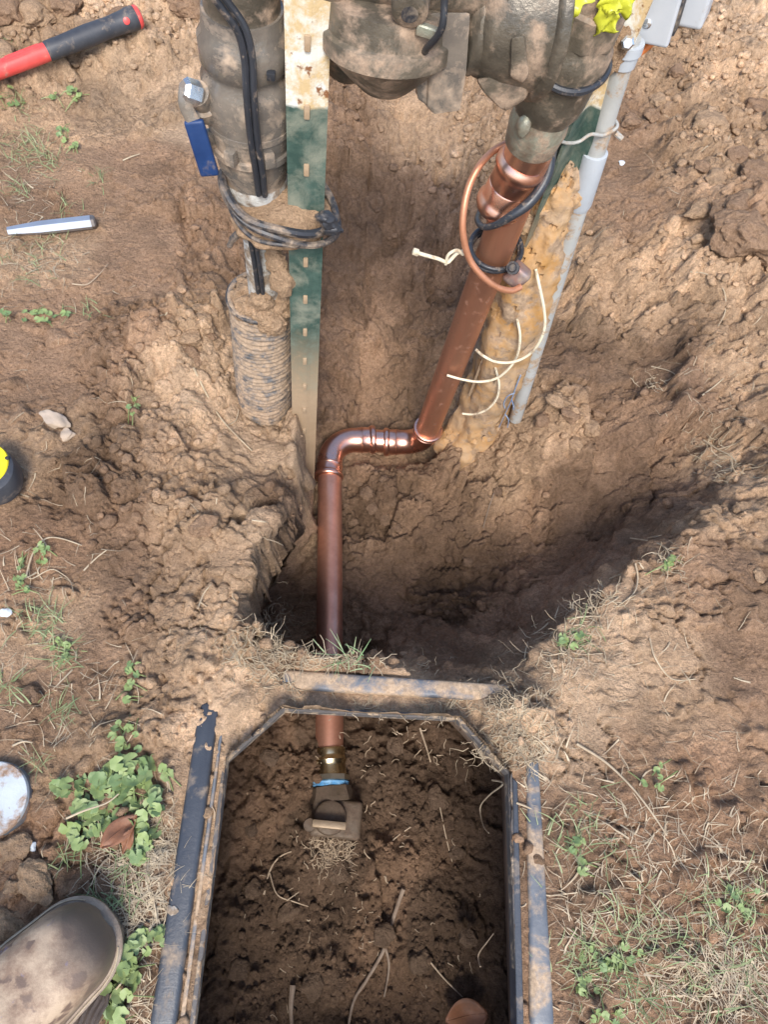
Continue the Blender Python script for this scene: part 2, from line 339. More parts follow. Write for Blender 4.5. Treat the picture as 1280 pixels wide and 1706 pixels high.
# level ground on the left and near side, heap at the back
for u, v, z in [(0, 0, .06), (120, 20, .05), (250, 20, .045), (320, 60, .03), (150, 130, .0), (0, 180, .0), (250, 180, .0), (60, 330, .0), (200, 330, -.005), (320, 330, -.01), (60, 500, 0),
                (180, 520, -.005), (270, 500, 0), (340, 430, -.015), (60, 700, 0), (180, 700, -.008), (0, 850, 0), (120, 900, 0), (250, 800, .0), (60, 1080, 0), (200, 1050, 0), (300, 980, .005),
                (330, 860, .015), (300, 1080, .004), (60, 1300, 0), (200, 1350, 0), (60, 1560, 0), (230, 1600, 0), (20, 1700, 0), (240, 1200, 0), (320, 1140, 0),
                (330, 545, .03), (300, 620, .012), (370, 620, -.01), (390, 540, .0), (370, 720, -.025), (300, 740, -.005), (420, 690, -.055), (380, 800, -.01), (470, 720, -.065), (430, 790, -.038), (480, 800, -.055), (400, 880, -.006), (350, 940, .0), (505, 700, -.068), (500, 760, -.075),
                (450, 860, -.036), (380, 440, -.03), (400, 350, -.01), (450, 300, -.02), (500, 200, .0), (460, 440, -.05),
                # back slope between the posts
                (560, 130, .005), (640, 150, .0), (760, 160, .0), (560, 250, -.03), (700, 260, -.045), (640, 330, -.085), (570, 380, -.10), (720, 380, -.11), (560, 500, -.18), (640, 500, -.19), (740, 470, -.17), (560, 620, -.255), (640, 620, -.245), (540, 700, -.29), (660, 690, -.285), (610, 710, -.295),
                (820, 220, -.01), (600, 20, .02), (900, 120, .02),
                # floor
                (600, 790, -.295), (560, 900, -.31), (650, 840, -.30), (640, 930, -.315), (720, 870, -.285), (700, 960, -.33), (620, 1020, -.32), (780, 940, -.315), (740, 1020, -.33), (545, 780, -.30), (530, 1000, -.325), (515, 940, -.32), (840, 890, -.27),
                # right slope, mound
                (750, 720, -.245), (790, 640, -.20), (830, 560, -.15), (880, 460, -.095), (940, 350, -.04), (990, 260, -.005), (800, 760, -.225), (860, 700, -.165), (930, 700, -.115), (985, 700, -.115), (880, 800, -.205), (960, 790, -.185), (990, 600, -.10), (1000, 480, -.06), (1060, 380, -.015),
                (1080, 560, -.07), (1100, 700, -.085), (1040, 820, -.17), (1120, 790, -.125), (1180, 730, -.075), (1260, 650, -.03), (1200, 560, -.03), (1270, 720, -.045), (1200, 800, -.06), (1270, 790, -.015), (1000, 900, -.21), (900, 930, -.265), (1080, 880, -.11),
                (1130, 430, .0), (1200, 450, .01), (1050, 200, .01), (1090, 280, .005), (1160, 340, .02), (1250, 350, .05), (1270, 500, .02), (1240, 250, .03), (1150, 200, .015), (1140, 60, .03), (1260, 60, .05), (1030, 100, .01),
                # near slope seen from above
                (930, 1010, -.14), (860, 1050, -.16), (800, 1060, -.2), (990, 960, -.12), (750, 1080, -.15), (680, 1075, -.14), (840, 1095, -.08),
                # near right ground
                (1000, 1060, 0), (1100, 980, 0), (1230, 900, .005), (1280, 840, .012), (960, 1180, 0), (1100, 1150, 0), (1250, 1080, 0), (960, 1400, 0), (1100, 1350, 0), (1250, 1300, 0), (1000, 1650, 0), (1200, 1600, 0), (1275, 1450, .0)]: C(u, v, z)
# rims: paired points above and below a steep wall
rim = [(523, 720, -.08, .012), (521, 780, -.082, .012), (512, 845, -.085, .014), (472, 896, -.045, .02), (430, 935, -.02, .022), (403, 985, 0, .02), (412, 1030, .004, .02), (450, 1062, .012, .022), (500, 1082, .012, .02), (560, 1095, .006, .02), (640, 1092, -.02, .03)]
soft_rim = [(740, 1112, -.03), (850, 1138, -.012), (900, 1088, 0), (955, 1030, 0), (1010, 985, 0), (1060, 938, 0), (1130, 886, 0.004), (1185, 852, .006)]
hc = PZ(600, 940, -.3)
RP = [np.array([*PZ(u, v, z), o]) for u, v, z, o in rim]
for a, b in zip(RP[:-1], RP[1:]):
    n = max(2, int(np.linalg.norm((b - a)[:2]) / .012))
    for k in range(n):
        q = a + (b - a) * k / n; ctl.append(q[:3]); d = nrm(hc[:2] - q[:2]); e = q[:2] + d * q[3]; ctl.append(np.array([e[0], e[1], -.31]))
for u, v, z in soft_rim: C(u, v, z)
for u, v in ((330, 1180), (300, 1400), (270, 1700), (500, 1130), (700, 1135), (850, 1165), (930, 1300), (940, 1500), (945, 1700), (600, 1400), (600, 1700)): C(u, v, -.002)
ctl = np.array(ctl)
# far ring so the sheet flattens out
ring = [(r * math.cos(a), .6 + r * math.sin(a), 0.0) for r in (1.6, 4.0, 12) for a in np.linspace(0, 2 * math.pi, 14, endpoint=False) if not (r < 2 and math.sin(a) < .0 and False)]
ctl = np.vstack([ctl, np.array(ring)])
def rbf_fit(P):
    n = len(P); K = np.hypot(P[:, None, 0] - P[None, :, 0], P[:, None, 1] - P[None, :, 1]) + np.eye(n) * .0008
    A = np.zeros((n + 1, n + 1)); A[:n, :n] = K; A[:n, n] = 1; A[n, :n] = 1
    return np.linalg.solve(A, np.append(P[:, 2], 0))
W = rbf_fit(ctl)
def rbf(x, y):
    o = np.full(x.shape, W[-1])
    for (px, py, _), wt in zip(ctl, W[:-1]): o += wt * np.hypot(x - px, y - py)
    return o
def axis(segs, lo, hi):
    a = []
    for s, e, st in segs: a += list(np.arange(s, e - 1e-9, st))
    a.append(segs[-1][1]); st = segs[-1][2]; x = a[-1]
    while x < hi: st *= 1.28; x += st; a.append(x)
    st = segs[0][2]; x = a[0]; pre = []
    while x > lo: st *= 1.28; x -= st; pre.append(x)
    return np.array(pre[::-1] + a)
XS = axis([(-.72, -.32, .0030), (-.32, .30, .0021), (.30, .90, .0030)], -14, 14)
YS = axis([(-.50, -.20, .010), (-.20, .12, .0026), (.12, .70, .0020), (.70, 1.15, .0027), (1.15, 1.75, .0042)], -12, 14)
GX, GY = np.meshgrid(XS, YS); NX, NY = len(XS), len(YS)
gx, gy = GX.ravel(), GY.ravel()
H0 = rbf(gx, gy); H0 = np.where(H0 < -.32, -.32 - .03 * np.tanh((-.32 - H0) / .06), H0); H0 = np.where((gy < .30) & (H0 > .012), .012 + .008 * np.tanh((H0 - .012) / .03), H0); H0 = np.where((gx < -.03) & (gy < .45) & (H0 > .018), .018 + .01 * np.tanh((H0 - .018) / .03), H0)
# regional character: colour, cloddiness, cracking, straw
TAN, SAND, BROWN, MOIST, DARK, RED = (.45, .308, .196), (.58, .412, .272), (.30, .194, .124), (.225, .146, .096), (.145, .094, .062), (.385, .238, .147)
REG = [(60, 30, .05, TAN, .9, .4), (250, 40, .04, SAND, .8, .5), (180, 150, 0, SAND, .25, .3), (60, 230, 0, TAN, .1, 0), (250, 280, 0, BROWN, .05, .2), (80, 330, 0, BROWN, .1, .1), (300, 200, 0, SAND, .15, .3), (60, 420, 0, TAN, .15, 0), (250, 420, 0, BROWN, .05, .2), (340, 400, 0, BROWN, .5, .4), (100, 520, 0, BROWN, .05, .1), (60, 620, 0, BROWN, .1, .2),
       (250, 560, 0, BROWN, .6, .2), (320, 545, .02, TAN, .9, .2), (340, 640, 0, SAND, .3, .4), (180, 640, 0, BROWN, .5, .4), (80, 760, 0, TAN, .15, .1), (200, 800, 0, BROWN, .75, .3), (330, 800, 0, TAN, .4, .5), (430, 720, -.05, SAND, .15, .6), (470, 800, -.1, SAND, .1, .6), (400, 880, -.02, SAND, .15, .5), (330, 880, .01, TAN, .55, .3), (240, 860, 0, BROWN, .6, .3),
       (60, 900, 0, RED, .08, .1), (200, 950, 0, BROWN, .15, .5), (240, 1010, 0, BROWN, .6, .5), (320, 1000, 0, TAN, .1, .8), (100, 1040, 0, TAN, .1, .2), (60, 1180, 0, BROWN, .1, .1), (180, 1130, 0, BROWN, .1, .2), (250, 1160, 0, TAN, .45, .4), (330, 1080, 0, SAND, .2, .7), (100, 1260, 0, TAN, .15, .3), (230, 1280, 0, TAN, .35, .2), (60, 1420, 0, RED, .25, .6), (20, 1520, 0, BROWN, .3, .7), (200, 1450, 0, BROWN, .1, .2), (240, 1620, 0, BROWN, .3, .2),
       (440, 1070, .01, TAN, .6, .2), (560, 1100, 0, BROWN, .5, .1), (430, 1140, 0, SAND, .5, .4), (400, 1200, 0, SAND, .4, .4), (650, 1180, 0, SAND, .25, .2), (840, 1200, 0, SAND, .6, .3), (870, 1400, 0, BROWN, .4, .1), (350, 1450, 0, SAND, .25, .2), (330, 1650, 0, SAND, .2, .2),
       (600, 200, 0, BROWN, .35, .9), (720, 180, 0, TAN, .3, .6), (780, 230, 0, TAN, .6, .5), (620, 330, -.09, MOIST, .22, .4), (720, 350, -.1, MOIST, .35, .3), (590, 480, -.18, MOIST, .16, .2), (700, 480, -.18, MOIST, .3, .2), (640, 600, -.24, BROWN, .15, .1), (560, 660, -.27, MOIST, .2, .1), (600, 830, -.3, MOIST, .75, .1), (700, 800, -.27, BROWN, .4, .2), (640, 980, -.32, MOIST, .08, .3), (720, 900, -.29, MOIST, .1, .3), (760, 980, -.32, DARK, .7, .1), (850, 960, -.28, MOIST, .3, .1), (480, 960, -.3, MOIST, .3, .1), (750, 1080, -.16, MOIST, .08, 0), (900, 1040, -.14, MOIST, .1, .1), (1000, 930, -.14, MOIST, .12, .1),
       (800, 640, -.2, SAND, .3, .6), (760, 740, -.24, TAN, .3, .6), (860, 760, -.18, TAN, .45, .5), (960, 700, -.1, TAN, .6, .4), (900, 860, -.22, BROWN, .4, .2), (970, 830, -.19, MOIST, .1, .2), (880, 560, -.12, BROWN, .25, .3), (950, 430, -.05, TAN, .35, .3), (1000, 500, -.06, TAN, .45, .3), (960, 580, -.09, MOIST, .2, .2), (1060, 500, -.04, TAN, .45, .3), (1100, 590, -.05, MOIST, .25, .2), (1050, 660, -.08, BROWN, .35, .2), (1150, 680, -.08, MOIST, .22, .2), (1050, 760, -.12, MOIST, .1, .1), (1120, 800, -.1, MOIST, .15, .1), (1240, 780, -.02, TAN, .6, .3), (1220, 620, -.03, TAN, .5, .3), (1200, 480, 0, TAN, .7, .4), (1040, 280, 0, BROWN, .12, .2), (1020, 200, 0, BROWN, .2, .3), (1080, 350, 0, BROWN, .3, .2), (1120, 420, 0, TAN, .6, .3), (1160, 270, .02, TAN, .9, .3), (1240, 200, .03, TAN, .85, .2), (1180, 100, .04, TAN, .85, .2), (1250, 40, .05, SAND, .7, .2), (1260, 380, .05, BROWN, .9, .3), (1100, 150, .02, TAN, .8, .2),
       (1200, 870, 0, TAN, .3, .3), (1000, 1080, 0, SAND, .1, .8), (1100, 1040, 0, TAN, .1, .7), (1220, 980, 0, BROWN, .12, .5), (1250, 1120, 0, BROWN, .1, .4), (1100, 1200, 0, TAN, .08, .5), (960, 1180, 0, SAND, .12, .6), (1000, 1330, 0, RED, .1, .3), (1150, 1320, 0, RED, .25, .2), (1250, 1400, 0, BROWN, .4, .2), (960, 1450, 0, BROWN, .2, .1), (1080, 1500, 0, RED, .25, .1), (1200, 1500, 0, RED, .3, .1), (1000, 1640, 0, BROWN, .2, 0), (1200, 1640, 0, BROWN, .2, 0)]
RW = np.array([PZ(u, v, z)[:2] for u, v, z, *_ in REG]); RC = np.array([[*c, cl, ck] for _, _, _, c, cl, ck in REG])
def region(x, y):
    num = np.zeros((len(x), 5)); den = np.full(len(x), 1e-12)
    wx = x + .03 * vnoise(np.stack([x * 14, y * 14, 0 * x], 1), 5); wy = y + .03 * vnoise(np.stack([x * 14, y * 14, 0 * x], 1), 6)
    for (px, py), c in zip(RW, RC):
        d2 = (wx - px) ** 2 + (wy - py) ** 2; g = 1 / (d2 + .0009) ** 2.2
        num += g[:, None] * c; den += g
    return num / den[:, None]
RG = region(gx, gy); colr = RG[:, :3].copy(); clodm = RG[:, 3]; crackm = RG[:, 4]
P3 = np.stack([gx, gy, 0 * gx], 1)
near = ((gx > -.8) & (gx < 1.0) & (gy > -.3) & (gy < 1.9)).astype(float)
# opening of the valve box (octagon), with its soil floor
OCT = [PZ(u, v, 0)[:2] for u, v in ((375, 1265), (470, 1185), (760, 1200), (848, 1295), (858, 1706))] + [PZ(330, 1706, 0)[:2]]
BX0, BX1, BY1 = -.104, .2025, .144; BY0 = -.42; CH = .056
OCT = [(BX0, BY0 + CH), (BX0, BY1 - CH), (BX0 + CH, BY1), (BX1 - CH, BY1), (BX1, BY1 - CH), (BX1, BY0 + CH), (BX1 - CH, BY0), (BX0 + CH, BY0)]
def oct_sd(x, y):       # signed distance (convex)
    s = np.full(np.shape(x), -9.0); n = len(OCT)
    for i in range(n):
        a, b = np.array(OCT[i]), np.array(OCT[(i + 1) % n]); d = nrm(b - a); nx, ny = -d[1], d[0]
        s = np.maximum(s, (x - a[0]) * nx + (y - a[1]) * ny)
    return s
osd = oct_sd(gx, gy)
inbox = osd < .0015
fbox = np.array(inbox)
cl = clodm; ck = np.where(inbox, .2, crackm)
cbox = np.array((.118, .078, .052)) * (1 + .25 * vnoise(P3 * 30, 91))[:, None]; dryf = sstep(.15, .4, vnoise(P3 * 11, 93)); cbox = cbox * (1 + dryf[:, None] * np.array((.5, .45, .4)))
# relief
D = .009 * fbm(P3 * 7, 3, 11) + .0045 * fbm(P3 * 26, 3, 21) * (.12 + cl)
wxn = gx + .008 * vnoise(P3 * 60, 31) + .003 * vnoise(P3 * 170, 32); wyn = gy + .008 * vnoise(P3 * 60, 33) + .003 * vnoise(P3 * 170, 34)
Dbox = .006 * fbm(P3 * 16, 3, 12) + .004 * fbm(P3 * 40, 3, 22)
for s, amp, thr, sd_ in ((.085, .22, .74, 41), (.046, .34, .42, 51), (.022, .44, .27, 61), (.0105, .46, .17, 71)):
    f1, f2, rid, ox, oy = worley(wxn / s, wyn / s, sd_)
    r = .38 + .42 * np.modf(rid * 7.31)[0]; dome = np.sqrt(np.clip(1 - (f1 / r) ** 2, 0, 1)); a = rid * 40
    tilt = .5 * (ox * np.cos(a) + oy * np.sin(a))
    on = sstep(thr, thr + .16, cl + .45 * (rid - .5) + .30 * vnoise(P3 * 22, sd_ + 3))
    D += on * (dome * (1 + tilt)) * s * amp * (.4 + .6 * rid); Dbox += (dome * (1 + tilt)) * s * amp * (.3 + .7 * rid) * (.25 if s > .04 else (.7 if s > .02 else 1.0)) * (s < .08) * sstep(-.5, .3, vnoise(P3 * 18, sd_ + 4))
    colr *= (1 + on * dome * .16 * (np.modf(rid * 3.7)[0] - .35))[:, None]
for s, amp, sd_ in ((.10, .30, 141), (.045, .34, 151), (.019, .36, 161)):
    f1, f2, rid, ox, oy = worley(wxn / s, wyn / s, sd_); a = rid * 57; mk_ = sstep(.14, .55, cl + .26 * vnoise(P3 * 8, sd_ + 5) + .02 + .18 * (H0 < -.04))
    fc = (ox * np.cos(a) + oy * np.sin(a)) * s * amp + (np.modf(rid * 9.3)[0] - .5) * s * .22
    D += fc * mk_ * np.where(H0 < -.03, 1.0, .55); Dbox += fc * .6 * (s < .09); colr *= (1 + .22 * mk_ * (np.modf(rid * 5.1)[0] - .5))[:, None]
f1, f2, rid, ox, oy = worley(wxn / .055, wyn / .055, 81)
crk = sstep(.075, .0, f2 - f1) * sstep(.42, .66, ck + .5 * vnoise(P3 * 9, 83))
D -= crk * .009; colr *= (1 - .25 * crk)[:, None]
Dbox += .0014 * fbm(P3 * 150, 2, 86)
D += .0011 * fbm(P3 * 150, 2, 85) * (.35 + cl) + .0006 * fbm(P3 * 330, 1, 87)
bh = -.288 + .018 * fbm(P3 * 9, 2, 95) - .03 * sstep(.05, -.2, gy) + .02 * sstep(.1, .2, gx)
edge = sstep(.16, .02, np.abs(osd)) # calmer beside the box
_by, _bx = np.gradient(H0.reshape(NY, NX), YS, XS); sl0 = np.hypot(_bx, _by).ravel(); D = D * (1 - .85 * sstep(.8, 2.0, sl0))
Hh = H0 + D * near
ledge = (osd >= .0015) & (osd < .048) & (gy < .2)
dip = np.where(ledge, .0008 + .4 * D, Hh)
lb = sstep(.075, .045, osd) * (gy < .22)
Hh = np.where(osd >= .0015, Hh * (1 - lb) + np.minimum(dip, .005 + .3 * D) * lb, Hh)
# mounded soil and thatch on the far corners of the box
for u, v, rr_, hh in ((430, 1130, .05, .016), (395, 1185, .03, .012), (880, 1190, .05, .016), (830, 1180, .03, .012), (860, 1250, .03, .010)):
    q = PZ(u, v, 0); Hh += np.where(osd > .006, hh * np.exp(-((gx - q[0]) ** 2 + (gy - q[1]) ** 2) / (rr_ * .6) ** 2) * (1 + .5 * vnoise(P3 * 40, 97)) * sstep(.008, .03, osd), 0)
# the soil lies clear of the pipe
cA, cB, cE = PZ(704, 738, -.268)[:2], PZ(549, 742, -.268)[:2], PZ(549, 1250, -.268)[:2]
def segd(a, b):
    d = b - a; t = np.clip(((gx - a[0]) * d[0] + (gy - a[1]) * d[1]) / (d @ d), 0, 1); return np.hypot(gx - a[0] - d[0] * t, gy - a[1] - d[1] * t)
pd_ = np.minimum(segd(cA, cB), segd(cB, cE)); kx = sstep(.050, .024, pd_) * (gy > .275) * (osd > .05)
Hh = np.where(kx > 0, np.minimum(Hh, Hh * (1 - kx) + (-.305 + .35 * D) * kx), Hh)
# steep faces are pushed along their normal
HG = Hh.reshape(NY, NX)
dzy, dzx = np.gradient(HG, YS, XS)
base = H0.reshape(NY, NX); by, bx = np.gradient(base, YS, XS); sl = np.hypot(bx, by).ravel(); nn = np.stack([-bx.ravel(), -by.ravel(), np.ones_like(gx)], 1); nn /= np.linalg.norm(nn, axis=1)[:, None]
V = np.stack([gx, gy, Hh], 1)
stp = sstep(.5, 1.6, sl) * near * (osd > .03)
idx = np.where(stp > .01)[0]
if len(idx):
    q = np.stack([gx[idx], gy[idx], Hh[idx]], 1)
    dd = .010 * fbm(q * np.array((16, 16, 26)), 4, 101) + .005 * fbm(q * 70, 3, 103) + .0015 * fbm(q * 220, 2, 105)
    V[idx] += nn[idx] * (dd * stp[idx])[:, None]
uc = sstep(-.11, -.2, V[:, 2]) * sstep(.005, -.055, gx) * sstep(-.20, -.13, gx) * sstep(.27, .31, gy) * sstep(.50, .42, gy)
V[:, 0] -= .06 * uc; V[:, 1] -= .02 * uc
colr *= (1 + .20 * fbm(P3 * 6, 3, 107))[:, None]; wet = sstep(.12, .5, fbm(P3 * 9, 3, 108)) * near; colr *= (1 - .22 * wet)[:, None]
colr *= (1 + .10 * fbm(np.stack([gx, gy, Hh], 1) * 40, 3, 109))[:, None]
colr = np.where(near[:, None] > 0, colr, np.array((.37, .25, .16))); colr = np.clip(colr, .02, .8)
def sheet(name, V, quads, colr):
    used, inv = np.unique(quads, return_inverse=True); quads = inv.reshape(-1, 4); V = V[used]; colr = colr[used]
    me = bpy.data.meshes.new(name)
    me.vertices.add(len(V)); me.vertices.foreach_set('co', V.ravel()); me.loops.add(quads.size); me.loops.foreach_set('vertex_index', quads.ravel().astype(np.int32))
    me.polygons.add(len(quads)); me.polygons.foreach_set('loop_start', (np.arange(len(quads)) * 4).astype(np.int32)); me.polygons.foreach_set('use_smooth', np.ones(len(quads), bool)); me.update(calc_edges=True); me.validate()
    at = me.attributes.new('col', 'FLOAT_COLOR', 'POINT'); at.data.foreach_set('color', np.hstack([colr, np.ones((len(V), 1))]).ravel().astype(np.float32))
    me.materials.append(M['soil']); o = bpy.data.objects.new(name, me); COL.objects.link(o); return o
ii = np.arange(NX * NY).reshape(NY, NX); quads = np.stack([ii[:-1, :-1], ii[:-1, 1:], ii[1:, 1:], ii[1:, :-1]], -1).reshape(-1, 4)
qin = (osd[quads] < .0015).all(1)
ground = sheet('ground', V, quads[~qin], colr); tag(ground, 'dry brown dug soil with a deep open hole', kind='structure')
VB = V.copy(); VB[:, 2] = bh + Dbox * 1.15; qb = (osd[quads] < .085).all(1) & (V[quads[:, 0], 1] < .25)
boxsoil = sheet('soil', VB, quads[qb], cbox); tag(boxsoil, 'dark damp crumbly soil at the bottom of the box', kind='structure')
V[inbox] = VB[inbox]; colr[inbox] = cbox[inbox]
HG = V[:, 2].reshape(NY, NX); CG = colr.reshape(NY, NX, 3)
def zat(x, y):
    i = int(np.clip(np.searchsorted(XS, x) - 1, 0, NX - 2)); j = int(np.clip(np.searchsorted(YS, y) - 1, 0, NY - 2))
    a = min(max((x - XS[i]) / (XS[i + 1] - XS[i]), 0), 1); b = min(max((y - YS[j]) / (YS[j + 1] - YS[j]), 0), 1)
    return (HG[j, i] * (1 - a) + HG[j, i + 1] * a) * (1 - b) + (HG[j + 1, i] * (1 - a) + HG[j + 1, i + 1] * a) * b
def cat_(x, y):
    i = int(np.clip(np.searchsorted(XS, x) - 1, 0, NX - 2)); j = int(np.clip(np.searchsorted(YS, y) - 1, 0, NY - 2)); return CG[j, i]
def G(u, v, lift=0.0, z=0.0):
    """ground point under a pixel: march the line of sight down to the soil"""
    r = ray(u, v); t0, t1 = .3, 2.2; prev = None
    for t in np.linspace(.45, 2.3, 160):
        p = CPOS + r * t
        if p[2] < zat(p[0], p[1]):
            a, b = (prev if prev else t), t
            for _ in range(14):
                m_ = (a + b) / 2; q = CPOS + r * m_
                if q[2] < zat(q[0], q[1]): b = m_
                else: a = m_
            p = CPOS + r * b; return np.array([p[0], p[1], zat(p[0], p[1]) + lift])
        prev = t
    return PZ(u, v, z)

# ------------------------------------------------------------------ valve box in the ground
box = thing('valve_box', (.05, -.07, -.30), 'open black plastic valve box frame set in the soil, with chamfered corners', 'valve box')
def offs(d):            # octagon grown by d
    n = len(OCT); out = []
    for i in range(n):
        p, a, b = (np.array(OCT[(i - 1) % n]), np.array(OCT[i]), np.array(OCT[(i + 1) % n]))
        d1, d2 = nrm(a - p), nrm(b - a); n1, n2 = np.array((-d1[1], d1[0])), np.array((-d2[1], d2[0])); out.append(a + (n1 + n2) / (1 + n1 @ n2) * d)
    return out
def ringmesh(rings, closed_profile=True):
    V_ = []; F_ = []; n = len(OCT); m_ = len(rings)
    for d, z in rings: V_ += [(p[0], p[1], z) for p in offs(d)]
    for k in range(m_ if closed_profile else m_ - 1):
        k2 = (k + 1) % m_
        for i in range(n):
            j = (i + 1) % n; F_.append((k * n + i, k * n + j, k2 * n + j, k2 * n + i))
    return V_, F_
lip = mk('lip', *ringmesh([(0, -.012), (0, .0038), (.0006, .0045), (.0042, .0045), (.005, .0038), (.005, -.012)]), M['box_lip'], box, smooth=False)
wal = mk('side_wall', *ringmesh([(.0, -.012), (.0035, -.012), (.0805, -.35), (.075, -.35)]), M['box_wall'], box, smooth=False)
def rail(a0, a1, b1, b0, z0, z1, mat, name='rim_rail'):
    P = [np.array(PZ(u, v, z1)[:2]) for u, v in (a0, a1, b1, b0)]
    return mk(name, *prism(P, z0, z1, .0045, 3), mat, box)
autosmooth(rail((331, 1172), (367, 1160), (292, 1712), (247, 1712), -.03, .012, M['box_plastic']), 50)
P_ = [PZ(331, 1172, .012), PZ(247, 1712, .012)]
# far rail: dusty left half, cleaner right end; right rail half buried
autosmooth(rail((470, 1114), (850, 1140), (848, 1168), (466, 1146), -.03, .010, M['box_dusty']), 50)
autosmooth(rail((878, 1262), (899, 1262), (926, 1712), (886, 1712), -.03, .0075, M['box_dusty']), 50)
P_ = [(-.146, -.47), (.243, -.47), (.243, -.445), (-.146, -.445)]
autosmooth(mk('rim_rail', *prism([np.array(p) for p in P_], -.03, .010, .0045, 3), M['box_plastic'], box), 50)
# inner step of the right-hand ledge
mk('ledge_step', *prism([PZ(u, v, .002)[:2] for u, v in ((853, 1296), (862, 1304), (872, 1712), (860, 1712))], -.02, .0058, .001, 1), M['box_plastic'], box)
q0, q1 = PZ(372, 1175, .004), PZ(298, 1712, .004)
mk('ledge_step', *prism([np.array(p[:2]) for p in (q0, q0 + np.array((.004, 0, 0)), q1 + np.array((.004, 0, 0)), q1)], -.02, .006, .001, 1), M['box_dusty'], box)
sc_ = PZ(286, 1516, .0125); mk('scuff', *blob(sc_, (.006, .004, .0012), 2, .3, 3, 4), M['white_smear'], box)

# ------------------------------------------------------------------ copper water line
RP_ = .0206; RF = .0232
zc = -.268
A = PZ(704, 738, zc); B = PZ(549, 742, zc); B[1] = A[1] - .006
Aup = PY(897, 228, .635)
pe = PZ(549, 1250, zc)
cw = thing('copper_water_line', pe, 'copper water pipe running along the hole floor and rising through elbows to the bronze valve', 'pipe')
dr = nrm(Aup - A)
def arc(c, d_in, d_out, r, n=10):     # quarter bend replacing corner c; d_in towards c, d_out away
    p0, p1 = c - d_in * r, c + d_out * r; ctr = p0 + d_out * r; out = []
    ang = math.acos(np.clip(d_in @ d_out, -1, 1))
    t_ = r * math.tan(ang / 2); p0 = c - d_in * t_; n_ = nrm(d_out - d_in * (d_in @ d_out)); ctr = p0 + n_ * r
    for k in range(n + 1):
        a = ang * k / n; out.append(ctr - n_ * r * math.cos(a) + d_in * r * math.sin(a))
    return out
dl = nrm(B - A); dfw = nrm(pe - B)
e1 = arc(A, -dr, dl, .040); e2 = arc(B, dl, dfw, .046)
def fitting(name, path, sock0, sock1, parent, mat, r=RF):
    """elbow with two pressed sockets: bead, neck, body"""
    d0 = nrm(np.asarray(path[0]) - np.asarray(path[1])); d1 = nrm(np.asarray(path[-1]) - np.asarray(path[-2])); pts = []; rr = []
    sp = [(1.0, r * .93), (.985, r * 1.03), (.93, r * 1.10), (.80, r * 1.12), (.70, r * 1.05), (.66, r * .985), (.60, r * .985), (.34, r * .985), (.28, r * 1.03), (.2, r * .985), (.05, r * .96)]
    for t, q in sp: pts.append(path[0] + d0 * sock0 * t); rr.append(q)
    for p in path: pts.append(p); rr.append(r * .955)
    for t, q in sp[::-1]: pts.append(path[-1] + d1 * sock1 * t); rr.append(q)
    return mk(name, *sweep(pts, rr, 28), mat, parent)
mk('riser_pipe', *sweep([e1[0] + dr * .01, Aup + dr * .01], RP_, 32), M['copper'], cw)
mk('floor_pipe', *sweep([e2[-1] - dfw * .01, pe], RP_, 32), M['copper_bottom'], cw)
fitting('elbow', e1, .018, .032, cw, M['copper_new']); fitting('elbow', e2, .034, .034, cw, M['copper_new'])
mk('short_pipe', *sweep([e1[-1], e2[0]], RP_, 24), M['copper_new'], cw)
ln = np.linalg.norm
# coupling near the top of the riser
c0, c1 = PY(876, 262, .637), PY(828, 350, .64)
mk('coupling', *lathe(c0, c1, [(0, .0208), (.02, .0238), (.05, .0245), (.10, .0268), (.18, .0268), (.23, .0246), (.30, .0236), (.48, .0236), (.50, .0228), (.52, .0236), (.70, .0236), (.77, .0246), (.82, .0268), (.90, .0268), (.95, .0245), (.98, .0238), (1, .0208)], 36), M['copper_new'], cw)
mk('pipe_stub', *sweep([c0 + dr * .0, Aup + dr * .012], .0236, 32), M['copper_new'], cw)
# brass adapter and blue tape at the valve
b1 = PZ(551, 1292, zc)
ad = mk('brass_adapter', *lathe(pe - dfw * .003, b1, [(0, .0207), (.02, .0232), (.10, .0238), (.26, .0225), (.32, .0225), (.40, .0238), (.46, .0248), (.53, .0238), (.58, .0225), (.66, .0222), (1, .0236)], 32), M['brass'], cw)
b2 = PZ(551, 1301, zc); mk('hex_collar', *lathe(b1 - dfw * .001, b2, [(0, .0235), (.08, .0272), (.92, .0272), (1, .0240)], 8), M['brass_light'], ad, smooth=False)
b3 = PZ(551, 1311, zc); mk('thread_tape', *lathe(b2, b3, [(0, .0245), (.2, .0262), (.5, .0256), (.8, .0264), (1, .0245)], 24), M['tape_blue'], ad)
# buried valve
bv = thing('buried_valve', b3 + dfw * .03 + np.array((0, 0, -.03)), 'muddy bronze valve half buried in dark soil inside the box', 'valve')
v1 = PZ(553, 1337, zc); v2 = PZ(553, 1392, zc)
mk('socket', *lathe(b3 - dfw * .001, v1, [(0, .026), (.06, .0290), (.7, .0325), (1, .0335)], 8), M['valve_dark'], bv, smooth=False)
Rv = Matrix.Rotation(math.radians(-3), 3, 'Z')
mk('body', *bevel_box((v1 + v2) / 2 + np.array((.006, 0, -.004)), (.070, .05, .056), Rv, .007, 3), M['valve_dark'], bv)
cp = PZ(550, 1362, zc + .03)
mk('bonnet', *lathe(cp + np.array((0, 0, -.02)), cp + np.array((0, 0, .006)), [(0, .024), (.7, .0225), (.9, .0215), (1, .018)], 28), M['valve_dark'], bv)
hd = PZ(546, 1374, zc + .045); hl = mk('handle_bar', *bevel_box(hd + np.array((.002, 0, .0)), (.046, .010, .014), Rv, .0025, 2), M['brass_light'], bv)
hl.data.materials.clear(); hl.data.materials.append(wmat('worn_bronze', (.30, .225, .15), .5, .5, base2=(.22, .16, .10), bump=.3))
